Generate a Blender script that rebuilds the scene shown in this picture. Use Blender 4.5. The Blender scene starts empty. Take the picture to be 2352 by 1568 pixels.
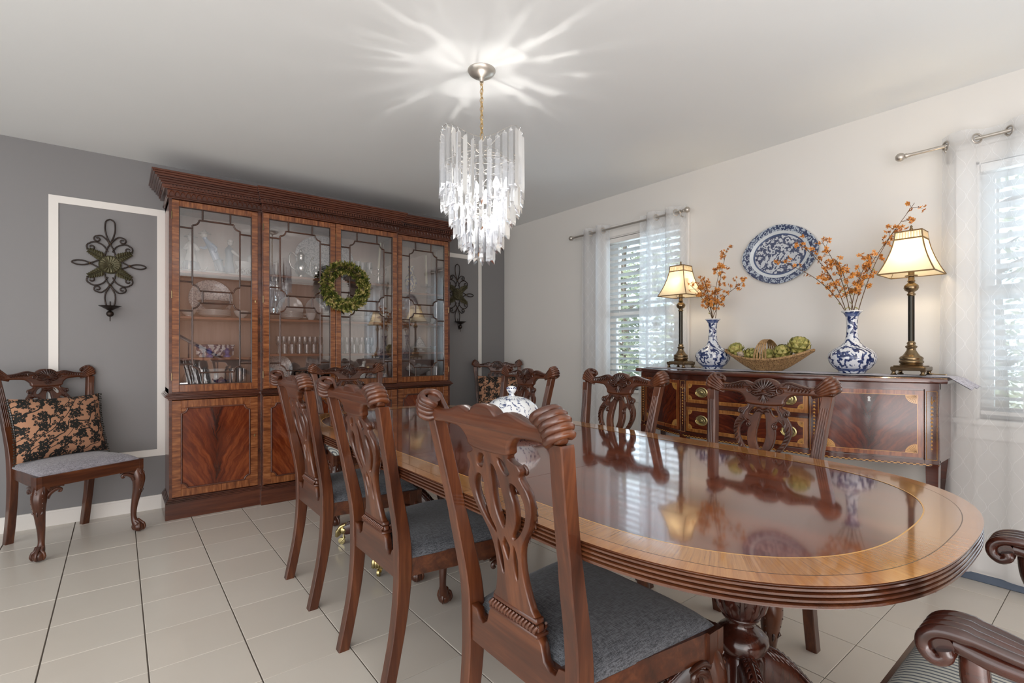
import bpy, math, random
from math import sin, cos, pi, radians, sqrt, atan2
from mathutils import Vector, Matrix
random.seed(7)
S = bpy.context.scene
COL = S.collection

# ---------------------------------------------------------------- camera, world, lights, exposure
cam_d = bpy.data.cameras.new('camera')
cam = bpy.data.objects.new('camera', cam_d)
COL.objects.link(cam)
S.camera = cam
CAMZ = 1.131
cam.location = (0, 0, CAMZ)
cam.rotation_euler = (radians(90), 0, radians(-38.4))
cam_d.sensor_width = 36
cam_d.lens = 36 * 1140 / 2352
cam_d.shift_y = -19 / 2352 * -1
cam_d.clip_start = 0.02
S.view_settings.view_transform = 'Standard'
S.view_settings.look = 'None'
S.view_settings.gamma = 1
S.view_settings.use_curve_mapping = False
S.view_settings.exposure = 0.50
S.cycles.max_bounces = 10
S.cycles.diffuse_bounces = 4
S.cycles.glossy_bounces = 5
S.cycles.transmission_bounces = 8
S.cycles.transparent_max_bounces = 40
S.cycles.caustics_reflective = False
S.cycles.caustics_refractive = False
S.cycles.sample_clamp_indirect = 4

W = bpy.data.worlds.new('world')
S.world = W
W.use_nodes = True
wn = W.node_tree.nodes
wl = W.node_tree.links
bg = wn['Background']
bg.inputs['Color'].default_value = (0.68, 0.84, 1.0, 1)
bg.inputs['Strength'].default_value = 1.7

H = 2.455; XW = 3.34; YW = 4.35      # ceiling height, white wall, grey wall
XL = -3.0; YB = -2.6

def lamp(name, kind, loc, energy, color=(1, 1, 1), size=0.1, rot=None, size_y=None):
    d = bpy.data.lights.new(name, kind)
    d.energy = energy
    d.color = color
    if kind == 'AREA':
        d.size = size
        if size_y:
            d.shape = 'RECTANGLE'; d.size_y = size_y
    elif kind == 'POINT':
        d.shadow_soft_size = size
    elif kind == 'SUN':
        d.angle = size
    o = bpy.data.objects.new(name, d)
    o.location = loc
    if rot:
        o.rotation_euler = rot
    COL.objects.link(o)
    return o

lamp('sun', 'SUN', (0, 0, 9), 3.5, (1, .95, .86), 0.03, (radians(48), 0, radians(-75)))
# soft fill lamps added out of view to brighten the room
lamp('rear_fill', 'AREA', (-1.35, YB + .05, 1.23), 72, (.99, .99, 1), 3.2, (radians(90), 0, 0), 2.4)
lamp('side_fill', 'AREA', (XL + .05, 0.2, 1.23), 76, (.98, .99, 1), 5.4, (radians(90), 0, radians(-90)), 2.4)
lamp('ceiling_fill', 'AREA', (.6, -1.3, .55), 44, (.97, .99, 1), 2.2, (radians(180), 0, 0))  # added lamp facing up, lifts the ceiling by bounce
# daylight through the two windows
lamp('window_light', 'AREA', (XW + .22, 2.52, 1.5), 8, (.74, .87, 1), 0.65, (radians(90), 0, radians(90)), 1.1)
lamp('window_light', 'AREA', (XW + .22, 0.12, 1.5), 9, (.74, .87, 1), 0.65, (radians(90), 0, radians(90)), 1.1)

# ---------------------------------------------------------------- mesh helpers
class MB:
    def __init__(s):
        s.v = []; s.f = []; s.m = []; s.uv = {}
    def add(s, vs, fs, mi=0, M=None, uvs=None):
        b = len(s.v)
        if M is not None:
            vs = [M @ Vector(q) for q in vs]
        s.v += [tuple(q) for q in vs]
        for i, f in enumerate(fs):
            if uvs: s.uv[len(s.f)] = [uvs[k] for k in f]
            s.f.append(tuple(b + k for k in f)); s.m.append(mi)
        return s
    def box(s, x0, x1, y0, y1, z0, z1, mi=0, M=None):
        if x0 > x1: x0, x1 = x1, x0
        if y0 > y1: y0, y1 = y1, y0
        if z0 > z1: z0, z1 = z1, z0
        vs = [(x0,y0,z0),(x1,y0,z0),(x1,y1,z0),(x0,y1,z0),(x0,y0,z1),(x1,y0,z1),(x1,y1,z1),(x0,y1,z1)]
        return s.add(vs, [(0,3,2,1),(4,5,6,7),(0,1,5,4),(1,2,6,5),(2,3,7,6),(3,0,4,7)], mi, M)
    def cbox(s, x0, x1, y0, y1, z0, z1, c=.003, mi=0, M=None):
        """box with chamfered edges"""
        vs = []; 
        X = (x0, x1); Y = (y0, y1); Z = (z0, z1)
        idx = {}
        for i in (0, 1):
            for j in (0, 1):
                for k in (0, 1):
                    sx = c if i == 0 else -c; sy = c if j == 0 else -c; sz = c if k == 0 else -c
                    idx[i,j,k,0] = len(vs); vs.append((X[i], Y[j]+sy, Z[k]+sz))
                    idx[i,j,k,1] = len(vs); vs.append((X[i]+sx, Y[j], Z[k]+sz))
                    idx[i,j,k,2] = len(vs); vs.append((X[i]+sx, Y[j]+sy, Z[k]))
        I = idx
        fs = [(I[0,0,0,0],I[0,0,1,0],I[0,1,1,0],I[0,1,0,0]),(I[1,0,0,0],I[1,1,0,0],I[1,1,1,0],I[1,0,1,0]),
              (I[0,0,0,1],I[1,0,0,1],I[1,0,1,1],I[0,0,1,1]),(I[0,1,0,1],I[0,1,1,1],I[1,1,1,1],I[1,1,0,1]),
              (I[0,0,0,2],I[0,1,0,2],I[1,1,0,2],I[1,0,0,2]),(I[0,0,1,2],I[1,0,1,2],I[1,1,1,2],I[0,1,1,2])]
        for j in (0,1):
            for k in (0,1):
                fs.append((I[0,j,k,1],I[1,j,k,1],I[1,j,k,2],I[0,j,k,2]))
        for i in (0,1):
            for k in (0,1):
                fs.append((I[i,0,k,0],I[i,1,k,0],I[i,1,k,2],I[i,0,k,2]))
        for i in (0,1):
            for j in (0,1):
                fs.append((I[i,j,0,0],I[i,j,1,0],I[i,j,1,1],I[i,j,0,1]))
        for i in (0,1):
            for j in (0,1):
                for k in (0,1):
                    fs.append((I[i,j,k,0],I[i,j,k,1],I[i,j,k,2]))
        return s.add(vs, fs, mi, M)
    def loft(s, rings, closed=True, cap=True, loop=False, mi=0, M=None):
        n = len(rings[0]); vs = [p for r in rings for p in r]; fs = []
        R = len(rings)
        for a in range(R if loop else R - 1):
            b = (a + 1) % R
            for i in range(n if closed else n - 1):
                j = (i + 1) % n
                fs.append((a*n+i, a*n+j, b*n+j, b*n+i))
        if cap and not loop and closed:
            fs.append(tuple(range(n))[::-1]); fs.append(tuple((R-1)*n + i for i in range(n)))
        return s.add(vs, fs, mi, M)
    def tube(s, pts, r, seg=6, mi=0, M=None, cap=True, flat=1.0, up=None):
        P = [Vector(p) for p in pts]; n = len(P)
        rr = r if hasattr(r, '__len__') else [r]*n
        if len(rr) != n:
            rr = [rr[0] + (rr[-1]-rr[0])*i/(n-1) for i in range(n)]
        T = []
        for i in range(n):
            t = P[min(i+1, n-1)] - P[max(i-1, 0)]
            T.append(t.normalized() if t.length > 1e-9 else Vector((0,0,1)))
        u = Vector(up) if up else (Vector((0,0,1)) if abs(T[0].z) < .9 else Vector((1,0,0)))
        N = (u - T[0]*u.dot(T[0])).normalized()
        rings = []
        for i in range(n):
            N = (N - T[i]*N.dot(T[i]))
            N = N.normalized() if N.length > 1e-6 else Vector((1,0,0))
            B = T[i].cross(N)
            rings.append([P[i] + (N*cos(2*pi*k/seg)*flat + B*sin(2*pi*k/seg))*rr[i] for k in range(seg)])
        return s.loft(rings, True, cap, False, mi, M)
    def ring(s, c, R, r, axis='z', seg=16, tseg=6, mi=0, M=None, a0=0, a1=2*pi, sx=1, sy=1):
        full = abs(a1-a0-2*pi) < 1e-6
        n = seg if full else seg+1
        rings = []
        for i in range(n):
            a = a0 + (a1-a0)*i/seg
            rg = []
            for k in range(tseg):
                b = 2*pi*k/tseg
                q = R + r*cos(b); h = r*sin(b)
                x, y = q*cos(a)*sx, q*sin(a)*sy
                p = {'z': (x,y,h), 'x': (h,x,y), 'y': (x,h,y)}[axis]
                rg.append((c[0]+p[0], c[1]+p[1], c[2]+p[2]))
            rings.append(rg)
        return s.loft(rings, True, not full, full, mi, M)
    def lathe(s, prof, seg=24, c=(0,0,0), mi=0, M=None, lobes=0, lob=0, sx=1, sy=1):
        rings = []
        for r, z in prof:
            rg = []
            for k in range(seg):
                a = 2*pi*k/seg
                q = r*(1 + (lob*cos(lobes*a) if lobes else 0))
                rg.append((c[0]+q*cos(a)*sx, c[1]+q*sin(a)*sy, c[2]+z))
            rings.append(rg)
        return s.loft(rings, True, True, False, mi, M)
    def sph(s, c, r, seg=10, rg=7, mi=0, M=None, sc=(1,1,1)):
        rings = []
        for i in range(rg+1):
            t = pi*i/rg; q = max(sin(t), 1e-3)
            rings.append([(c[0]+r*q*cos(2*pi*k/seg)*sc[0], c[1]+r*q*sin(2*pi*k/seg)*sc[1], c[2]-r*cos(t)*sc[2]) for k in range(seg)])
        return s.loft(rings, True, True, False, mi, M)
    def grid(s, fn, nu, nv, mi=0, M=None):
        vs = []; uvs = []
        for j in range(nv+1):
            for i in range(nu+1):
                u, v = i/nu, j/nv
                vs.append(fn(u, v)); uvs.append((u, v))
        fs = [(j*(nu+1)+i, j*(nu+1)+i+1, (j+1)*(nu+1)+i+1, (j+1)*(nu+1)+i) for j in range(nv) for i in range(nu)]
        return s.add(vs, fs, mi, M, uvs)
    def prism(s, poly, z0, z1, mi=0, M=None):
        n = len(poly)
        vs = [(x,y,z0) for x,y in poly] + [(x,y,z1) for x,y in poly]
        fs = [tuple(range(n))[::-1], tuple(range(n, 2*n))] + [(i,(i+1)%n,n+(i+1)%n,n+i) for i in range(n)]
        return s.add(vs, fs, mi, M)
    def take(s, me, M=None, mi=0):
        return s.add([v.co.copy() for v in me.vertices], [tuple(p.vertices) for p in me.polygons], mi, M)
    def mesh(s, name, mats, smooth=True, ang=62):
        me = bpy.data.meshes.new(name)
        me.from_pydata(s.v, [], s.f)
        for m in (mats if isinstance(mats, (list, tuple)) else [mats]):
            me.materials.append(m)
        me.polygons.foreach_set('material_index', s.m)
        if s.uv:
            l = me.uv_layers.new(name='UVMap')
            for pi_, p in enumerate(me.polygons):
                u = s.uv.get(pi_)
                if u:
                    for k, li in enumerate(p.loop_indices):
                        l.data[li].uv = u[k]
        if smooth:
            me.polygons.foreach_set('use_smooth', [True]*len(s.f))
            me.set_sharp_from_angle(angle=radians(ang))
        me.update()
        return me
    def obj(s, name, mats, parent=None, smooth=True, ang=62, recalc=True, **kw):
        me = s.mesh(name, mats, smooth, ang)
        if recalc:
            import bmesh
            bm = bmesh.new(); bm.from_mesh(me); bmesh.ops.recalc_face_normals(bm, faces=bm.faces[:]); bm.to_mesh(me); bm.free()
        return link(name, me, parent, **kw)

def link(name, me, parent=None, **kw):
    o = bpy.data.objects.new(name, me)
    COL.objects.link(o)
    if parent: o.parent = parent
    for k, v in kw.items():
        if k in ('location', 'rotation_euler', 'scale'): setattr(o, k, v)
        else: o[k] = v
    return o

def thing(name, label, cat, loc=(0,0,0), rz=0, group=None):
    o = bpy.data.objects.new(name, None)
    o.empty_display_size = .05
    COL.objects.link(o)
    o.location = loc; o.rotation_euler = (0, 0, rz)
    o['label'] = label; o['category'] = cat
    if group: o['group'] = group
    return o

def tag(o, label, cat, group=None):
    o['label'] = label; o['category'] = cat
    if group: o['group'] = group
    return o

def kids(o):
    return [c for c in bpy.data.objects if c.parent is o]

_ch = {}
def copy_tree(root, loc, rz, label, group=None, mats=None):
    allo = list(bpy.data.objects)
    def rec(o, par):
        c = o.copy(); COL.objects.link(c)
        if par: c.parent = par
        for k in [q for q in allo if q.parent is o]:
            rec(k, c)
        return c
    r = rec(root, None)
    r.location = loc; r.rotation_euler = (0, 0, rz); r['label'] = label
    if group: r['group'] = group
    return r

def catmull(pts, n=6, closed=False):
    P = [Vector(p) for p in pts]; out = []
    L = len(P)
    for i in range(L if closed else L-1):
        if closed: a, b, c, d = P[(i-1) % L], P[i], P[(i+1) % L], P[(i+2) % L]
        else: a, b, c, d = P[max(i-1,0)], P[i], P[i+1], P[min(i+2,L-1)]
        for k in range(n):
            t = k/n
            out.append(.5*((2*b) + (c-a)*t + (2*a-5*b+4*c-d)*t*t + (3*b-a-3*c+d)*t**3))
    if not closed: out.append(P[-1])
    return [tuple(p) for p in out]

def curve_poly(splines, depth, bevel=0, smooth_n=4, bres=1):
    """filled 2D outline(s) with holes, extruded; returns mesh in XY plane, centred in z"""
    cu = bpy.data.curves.new('c', 'CURVE'); cu.dimensions = '2D'; cu.fill_mode = 'BOTH'
    cu.extrude = max(depth/2 - bevel, 1e-4); cu.bevel_depth = bevel; cu.bevel_resolution = bres; cu.offset = -bevel
    for sp in splines:
        pts = catmull([(x, y, 0) for x, y in sp], smooth_n, True) if smooth_n > 1 else [(x, y, 0) for x, y in sp]
        s = cu.splines.new('POLY'); s.points.add(len(pts)-1)
        for q, p in zip(s.points, pts): q.co = (p[0], p[1], 0, 1)
        s.use_cyclic_u = True
    o = bpy.data.objects.new('c', cu)
    me = bpy.data.meshes.new_from_object(o)
    bpy.data.objects.remove(o); bpy.data.curves.remove(cu)
    return me

def spiral(c, r0, r1, a0, turns, n=14, plane='xz', off=0):
    out = []
    for i in range(n+1):
        t = i/n; a = a0 + turns*2*pi*t; r = r0 + (r1-r0)*t
        x, y = c[0]+r*cos(a), c[1]+r*sin(a)
        out.append((x, off, y) if plane == 'xz' else ((x, y, off) if plane == 'xy' else (off, x, y)))
    return out

# ---------------------------------------------------------------- materials
class NT:
    def __init__(s, name):
        s.m = bpy.data.materials.new(name); s.m.use_nodes = True
        s.n = s.m.node_tree.nodes; s.l = s.m.node_tree.links
        s.p = s.n['Principled BSDF']; s.out = s.n['Material Output']
    def N(s, t, ins=None, **kw):
        n = s.n.new('ShaderNode' + t)
        for k, v in kw.items(): setattr(n, k, v)
        for k, v in (ins or {}).items():
            if isinstance(v, bpy.types.NodeSocket): s.l.new(v, n.inputs[k])
            else: n.inputs[k].default_value = v
        return n
    def math(s, op, a, b=0, c=None):
        ins = {0: a, 1: b}
        if c is not None: ins[2] = c
        return s.N('Math', ins, operation=op).outputs[0]
    def ramp(s, fac, stops, interp='LINEAR'):
        n = s.N('ValToRGB', {0: fac}); cr = n.color_ramp; cr.interpolation = interp
        while len(cr.elements) < len(stops): cr.elements.new(.5)
        for e, (p, c) in zip(cr.elements, stops):
            e.position = p; e.color = (*c, 1) if len(c) == 3 else c
        return n.outputs[0]
    def noise(s, vec, scale, detail=4, rough=.55, dist=0):
        return s.N('TexNoise', {'Vector': vec, 'Scale': scale, 'Detail': detail, 'Roughness': rough, 'Distortion': dist}).outputs['Fac']
    def mapping(s, vec, scale=(1,1,1), rot=(0,0,0), loc=(0,0,0)):
        return s.N('Mapping', {'Vector': vec, 'Scale': scale, 'Rotation': rot, 'Location': loc}).outputs[0]
    def obj(s): return s.N('TexCoord').outputs['Object']
    def uv(s): return s.N('TexCoord').outputs['UV']
    def mix(s, f, a, b):
        n = s.N('Mix', data_type='RGBA')
        for i, v in ((0, f), (6, a), (7, b)):
            if isinstance(v, bpy.types.NodeSocket): s.l.new(v, n.inputs[i])
            else: n.inputs[i].default_value = (*v, 1) if hasattr(v, '__len__') and len(v) == 3 else v
        return n.outputs[2]
    def bump(s, h, st=.1, d=.01):
        b = s.N('Bump', {'Height': h, 'Strength': st, 'Distance': d}); s.l.new(b.outputs[0], s.p.inputs['Normal'])
    def col(s, c):
        if isinstance(c, bpy.types.NodeSocket): s.l.new(c, s.p.inputs['Base Color'])
        else: s.p.inputs['Base Color'].default_value = (*c, 1)
        return s
    def set(s, **k):
        for a, v in k.items():
            s.p.inputs[a.replace('_', ' ')].default_value = v
        return s

def lin(r, g, b):
    f = lambda c: ((c/255+.055)/1.055)**2.4 if c > 10 else c/255/12.92
    return (f(r), f(g), f(b))

def plain(name, c, rough=.5, metal=0, **k):
    t = NT(name); t.col(c); t.set(Roughness=rough, Metallic=metal, **k)
    return t.m

def wood(name, cols, rough=.25, axis='z', scale=14, coat=.5, streak=.07):
    t = NT(name)
    sc = {'x': (streak,1,1), 'y': (1,streak,1), 'z': (1,1,streak)}[axis]
    v = t.mapping(t.obj(), sc)
    a = t.noise(v, scale, 5, .6, .4); b = t.noise(v, scale*6, 3, .6)
    f = t.math('ADD', t.math('MULTIPLY', a, .75), t.math('MULTIPLY', b, .25))
    t.col(t.ramp(f, [(.32, cols[0]), (.5, cols[1]), (.68, cols[2])]))
    t.set(Roughness=rough); t.p.inputs['Coat Weight'].default_value = coat; t.p.inputs['Coat Roughness'].default_value = .12
    t.bump(b, .05, .002)
    return t.m

MAH = [lin(42, 17, 8), lin(75, 37, 19), lin(108, 61, 34)]
MAHD = [lin(34, 14, 10), lin(58, 26, 18), lin(84, 40, 26)]
M = {}
M['chair'] = wood('mahogany_chair', MAH, .3, 'z', 16, .3)
M['chairx'] = wood('mahogany_chair_rail', MAH, .3, 'x', 16, .3)
M['carve'] = wood('mahogany_carved', [lin(32,14,8), lin(60,29,17), lin(92,50,30)], .3, 'x', 16)
M['armwood'] = wood('mahogany_dark', MAHD, .22, 'y', 16)
M['ped'] = wood('mahogany_pedestal', MAHD, .2, 'z', 16)
M['cabz'] = wood('cabinet_mahogany', [lin(70,28,14), lin(108,50,28), lin(140,74,42)], .3, 'z', 12)
M['cabx'] = wood('cabinet_mahogany_rail', [lin(62,24,14), lin(98,44,26), lin(126,62,38)], .28, 'x', 12)
M['lattice'] = wood('lattice_wood', [lin(40,22,14), lin(66,38,25), lin(92,56,38)], .3, 'z', 12)
M['cabdark'] = wood('cabinet_moulding', [lin(46,22,13), lin(80,40,25), lin(108,60,38)], .25, 'x', 12)
M['shelf'] = wood('cabinet_shelf', [lin(120,72,52), lin(142,90,66), lin(160,106,80)], .4, 'x', 10)
M['cabin'] = wood('cabinet_inside', [lin(158,138,130), lin(178,158,150), lin(192,174,166)], .5, 'z', 6)

def crossband(name, axis, cols, scale=9, rough=.25):
    t = NT(name)
    sc = (1,1,.12) if axis == 'z' else (.12,1,1)     # grain runs along this axis, figure across it
    v = t.mapping(t.obj(), sc); f = t.noise(v, scale*7, 4, .65, .2)
    w = t.noise(t.mapping(t.obj(), (.6,.6,2.2) if axis == 'x' else (2.2,.6,.6)), scale*2, 2)
    t.col(t.ramp(t.math('ADD', t.math('MULTIPLY', f, .72), t.math('MULTIPLY', w, .28)), [(.35, cols[0]), (.5, cols[1]), (.65, cols[2])]))
    t.set(Roughness=rough); t.p.inputs['Coat Weight'].default_value = .5; t.p.inputs['Coat Roughness'].default_value = .1
    return t.m
CB = [lin(84,42,20), lin(126,72,38), lin(158,102,60)]
M['stile'] = crossband('crossband_stile', 'x', CB)      # stiles: figure lines run horizontally
M['rail'] = crossband('crossband_rail', 'z', CB)        # rails: figure lines run vertically

def flame(name, c0, c1, c2, rough=.18):
    """crotch mahogany: feathered flame about the centre line, UV 0..1"""
    t = NT(name)
    sep = t.N('SeparateXYZ', {0: t.uv()}); u, v = sep.outputs[0], sep.outputs[1]
    n0 = t.noise(t.mapping(t.uv(), (2,3,1)), 1.6, 3)
    uc = t.math('ABSOLUTE', t.math('ADD', t.math('SUBTRACT', u, .5), t.math('MULTIPLY', t.math('SUBTRACT', n0, .5), .16)))
    arc = t.math('POWER', t.math('ADD', uc, .005), .62)
    w = t.math('SUBTRACT', t.math('MULTIPLY', v, 1.1), t.math('MULTIPLY', arc, 1.5))
    comb = t.N('CombineXYZ', {0: t.math('MULTIPLY', uc, .9), 1: t.math('MULTIPLY', w, 3.4), 2: 0})
    f = t.noise(comb.outputs[0], 2.2, 6, .6, .5)
    f2 = t.noise(t.mapping(comb.outputs[0], (4, .35, 1)), 3, 4, .6)
    f = t.math('ADD', t.math('MULTIPLY', f, .72), t.math('MULTIPLY', f2, .28))
    dark = t.math('MULTIPLY', t.math('SUBTRACT', .16, uc), 1.3)
    dark = t.math('MAXIMUM', dark, 0)
    f = t.math('SUBTRACT', f, dark)
    t.col(t.ramp(f, [(.22, c0), (.46, c1), (.72, c2)]))
    t.set(Roughness=rough); t.p.inputs['Coat Weight'].default_value = .6; t.p.inputs['Coat Roughness'].default_value = .08
    return t.m
M['flame'] = flame('flame_veneer', lin(40,13,6), lin(98,40,17), lin(150,78,38))
M['flamed'] = flame('flame_veneer_dark', lin(34,11,7), lin(78,28,15), lin(124,56,28), .2)
for nm_ in ('flamed',): M[nm_].node_tree.nodes['Principled BSDF'].inputs['Coat Weight'].default_value = .25

def painted(name, c, rough=.6, bs=.06):
    t = NT(name); n = t.noise(t.obj(), 180, 3)
    w = t.noise(t.obj(), 1.3, 3)
    t.col(t.mix(w, tuple(x*.97 for x in c), tuple(min(1, x*1.03) for x in c)))
    t.set(Roughness=rough); t.bump(n, bs, .001)
    return t.m
M['ceil'] = painted('ceiling_paint', lin(238,240,240), .9)
M['white'] = painted('white_wall_paint', lin(222,219,214), .6)
M['grey'] = painted('grey_wall_paint', lin(127,126,127), .5)
M['trim'] = painted('white_trim_paint', lin(232,229,224), .4)
M['grout'] = plain('grout', lin(98,90,82), .8)

t = NT('floor_tile')
n = t.noise(t.N('NewGeometry').outputs['Position'], 2.2, 4)
oi = t.N('ObjectInfo').outputs['Random']
c = t.mix(n, lin(206,199,188), lin(218,212,202))
c = t.mix(t.math('MULTIPLY', oi, .35), c, lin(202,192,180))
t.col(c); t.set(Roughness=.22)
t.bump(t.noise(t.N('NewGeometry').outputs['Position'], 14, 2), .04, .004)
M['tile'] = t.m

# table veneers
def ttop(name, cols, rough=.09, uvmode=False, sc=(1,.06,1), scale=14):
    t = NT(name)
    v = t.mapping(t.uv() if uvmode else t.obj(), sc)
    a = t.noise(v, scale, 5, .6, .25); b = t.noise(v, scale*5, 3, .6)
    t.col(t.ramp(t.math('ADD', t.math('MULTIPLY', a, .7), t.math('MULTIPLY', b, .3)), [(.32, cols[0]), (.5, cols[1]), (.68, cols[2])]))
    t.set(Roughness=rough); t.p.inputs['Coat Weight'].default_value = .8; t.p.inputs['Coat Roughness'].default_value = .05
    t.p.inputs['Specular IOR Level'].default_value = .7
    n = t.noise(t.mapping(t.obj(), (1,1,1)), 9, 2)
    t.bump(n, .02, .004)
    return t.m
M['tfield'] = ttop('table_field', [lin(66,26,14), lin(96,42,22), lin(122,60,34)])
M['tband'] = ttop('table_crossband', [lin(126,78,38), lin(162,110,56), lin(180,128,70)], .1, True, (190,3,1), 1.0)
M['tedge'] = ttop('table_border', [lin(140,86,40), lin(168,110,54), lin(184,128,68)], .1, True, (90,2,1), 1.0)
M['string'] = plain('boxwood_stringing', lin(206,158,92), .2)
M['dline'] = plain('ebony_line', lin(62,36,22), .2)
M['reed'] = wood('reeded_edge_wood', [lin(40,19,10), lin(70,36,20), lin(98,58,34)], .2, 'y', 10)
M['inlay'] = plain('satinwood_inlay', lin(196,142,72), .25, 0, Coat_Weight=.5)
M['yband'] = crossband('tulipwood_band', 'z', [lin(112,64,30), lin(146,92,46), lin(172,118,64)], 9, .2)
M['rband'] = crossband('kingwood_band', 'z', [lin(86,38,18), lin(128,66,34), lin(156,92,52)], 9, .2)

def fabric(name, c0, c1, scale=420, rough=.9, streak=True):
    t = NT(name)
    o = t.obj()
    a = t.noise(t.mapping(o, (1,.12,1)), scale, 2); b = t.noise(t.mapping(o, (.12,1,1)), scale, 2)
    f = t.math('ADD', t.math('MULTIPLY', a, .5), t.math('MULTIPLY', b, .5))
    t.col(t.ramp(f, [(.4, c0), (.6, c1)])); t.set(Roughness=rough); t.p.inputs['Sheen Weight'].default_value = .25
    t.bump(f, .35, .002)
    return t.m
M['fdark'] = fabric('charcoal_weave', lin(48,50,55), lin(98,101,107))
M['flight'] = fabric('light_grey_weave', lin(104,101,108), lin(164,161,168))
M['runner'] = fabric('lilac_grey_linen', lin(134,132,146), lin(190,188,200), 300)
# striped silk seat
t = NT('striped_seat')
o = t.obj(); sp = t.N('SeparateXYZ', {0: o})
w = t.math('FRACT', t.math('MULTIPLY', sp.outputs[0], 78))
w2 = t.math('LESS_THAN', w, .38)
t.col(t.mix(w2, lin(206,206,196), lin(104,110,118))); t.set(Roughness=.7)
t.bump(t.noise(o, 500, 2), .15, .001)
M['stripe'] = t.m
# damask pillow
t = NT('damask_cushion')
o = t.mapping(t.obj(), (1,1,1))
sp = t.N('SeparateXYZ', {0: t.obj()})
o2 = t.N('CombineXYZ', {0: sp.outputs[0], 1: sp.outputs[2], 2: 0}).outputs[0]
def motif(scale, rnd_, R, terms, eye=None, loc=0):
    m_ = t.mapping(o2, (1,1,1), (0,0,0), (loc, loc*.7, 0))
    vn = t.N('TexVoronoi', {'Vector': m_, 'Scale': scale, 'Randomness': rnd_}, voronoi_dimensions='2D', feature='F1')
    d = t.N('VectorMath', {0: m_, 1: vn.outputs['Position']}, operation='SUBTRACT').outputs[0]
    r = t.N('VectorMath', {0: d}, operation='LENGTH').outputs['Value']
    q = t.N('SeparateXYZ', {0: d}); th = t.math('ARCTAN2', q.outputs[1], q.outputs[0])
    ph = t.math('MULTIPLY', t.N('SeparateXYZ', {0: vn.outputs['Position']}).outputs[0], 90)
    e = 1.0
    for n_, a_ in terms:
        e = t.math('ADD', e, t.math('MULTIPLY', t.math('COSINE', t.math('ADD', t.math('MULTIPLY', th, n_), ph)), a_))
    ed = t.math('MULTIPLY', e, R)
    blk = t.math('LESS_THAN', r, ed)
    if eye:
        ln = t.math('LESS_THAN', t.math('ABSOLUTE', t.math('SUBTRACT', r, t.math('MULTIPLY', ed, eye))), .0016)
        blk = t.math('SUBTRACT', blk, t.math('MULTIPLY', ln, t.math('GREATER_THAN', t.math('COSINE', t.math('MULTIPLY', th, 4)), -.2)))
    return blk
kA = motif(12.5, .55, .0265, ((5, .22), (19, .09)), .5)
kB = motif(23, .8, .0125, ((3, .42), (13, .14)), .45, .31)
wv = t.N('TexWave', {'Vector': o2, 'Scale': 4.5, 'Distortion': 10, 'Detail': 1.5, 'Detail Scale': 1.2}, bands_direction='DIAGONAL').outputs['Fac']
kC = t.math('LESS_THAN', t.math('ABSOLUTE', t.math('SUBTRACT', wv, .5)), .10)
k = t.math('SUBTRACT', 1, t.math('MAXIMUM', t.math('MAXIMUM', kA, kB), kC))
t.col(t.mix(k, lin(20,20,17), lin(168,124,96))); t.set(Roughness=.85); t.bump(k, .4, .002)
M['damask'] = t.m
# blue and white porcelain
def bluewhite(name, scale=26, thr=.5, base=lin(216,220,226), blue=lin(64,84,134), dark=lin(30,44,86), zdark=None):
    t = NT(name); o = t.obj()
    a = t.noise(o, scale, 4, .65, 1.2)
    b = t.N('TexWave', {'Vector': o, 'Scale': scale*.16, 'Distortion': 14, 'Detail': 3, 'Detail Scale': 1.6}).outputs['Fac']
    f = t.math('ADD', t.math('MULTIPLY', a, .7), t.math('MULTIPLY', b, .3))
    c = t.ramp(f, [(thr-.02, base), (thr+.02, blue), (thr+.12, dark)])
    if zdark:
        z = t.N('SeparateXYZ', {0: o}).outputs[2]
        for z0, z1 in zdark:
            g = t.math('MULTIPLY', t.math('GREATER_THAN', z, z0), t.math('LESS_THAN', z, z1))
            c = t.mix(t.math('MULTIPLY', g, .85), c, blue)
    t.col(c); t.set(Roughness=.08); t.p.inputs['Coat Weight'].default_value = .5
    return t.m
M['vase'] = bluewhite('blue_white_vase', 66, .512, zdark=[(.012,.026), (.305,.325)])
M['platter'] = bluewhite('blue_white_platter', 95, .5, lin(196,200,206), lin(96,104,128), lin(62,70,98))
M['rim'] = bluewhite('platter_rim', 130, .45, lin(176,186,198), lin(84,96,122), lin(56,66,96))
M['tureen'] = bluewhite('tureen_glaze', 62, .635, lin(232,236,238), lin(96,108,142), lin(58,70,108))
M['box'] = bluewhite('brick_vase_glaze', 40, .5)
M['china'] = plain('white_china', lin(226,226,226), .12, 0, Coat_Weight=.5)
t = NT('patterned_china'); o = t.obj()
f = t.noise(o, 90, 4, .7)
t.col(t.ramp(f, [(.5, lin(220,220,222)), (.56, lin(168,170,176))])); t.set(Roughness=.12)
M['chinap'] = t.m
M['chinay'] = bluewhite('yellow_blue_vase', 60, .47, lin(226,222,206), lin(206,170,80), lin(70,92,150))
M['blueg'] = plain('cobalt_glass', lin(30,80,190), .05, 0, Transmission_Weight=.3)
M['navy'] = plain('navy_glaze', lin(28,44,92), .1)
M['iron'] = plain('dark_bronze_iron', lin(58,50,46), .38, .75)
M['olive'] = plain('verdigris_metal', lin(92,88,66), .45, .6)
M['brass'] = plain('polished_brass', lin(206,190,138), .24, 1)
M['nickel'] = plain('brushed_nickel', lin(190,184,176), .38, .85)
M['abrass'] = plain('antique_brass', lin(134,114,86), .24, .95)
M['silver'] = plain('silver_plate', lin(190,186,182), .12, 1)
M['chain'] = plain('gold_chain', lin(196,168,120), .3, .9)
M['black'] = plain('black_ceramic', lin(28,24,22), .35)
M['candle'] = plain('ivory_wax', lin(232,226,204), .5, 0, Subsurface_Weight=.2)
M['figskin'] = plain('figurine_glaze', lin(206,200,196), .18)
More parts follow.
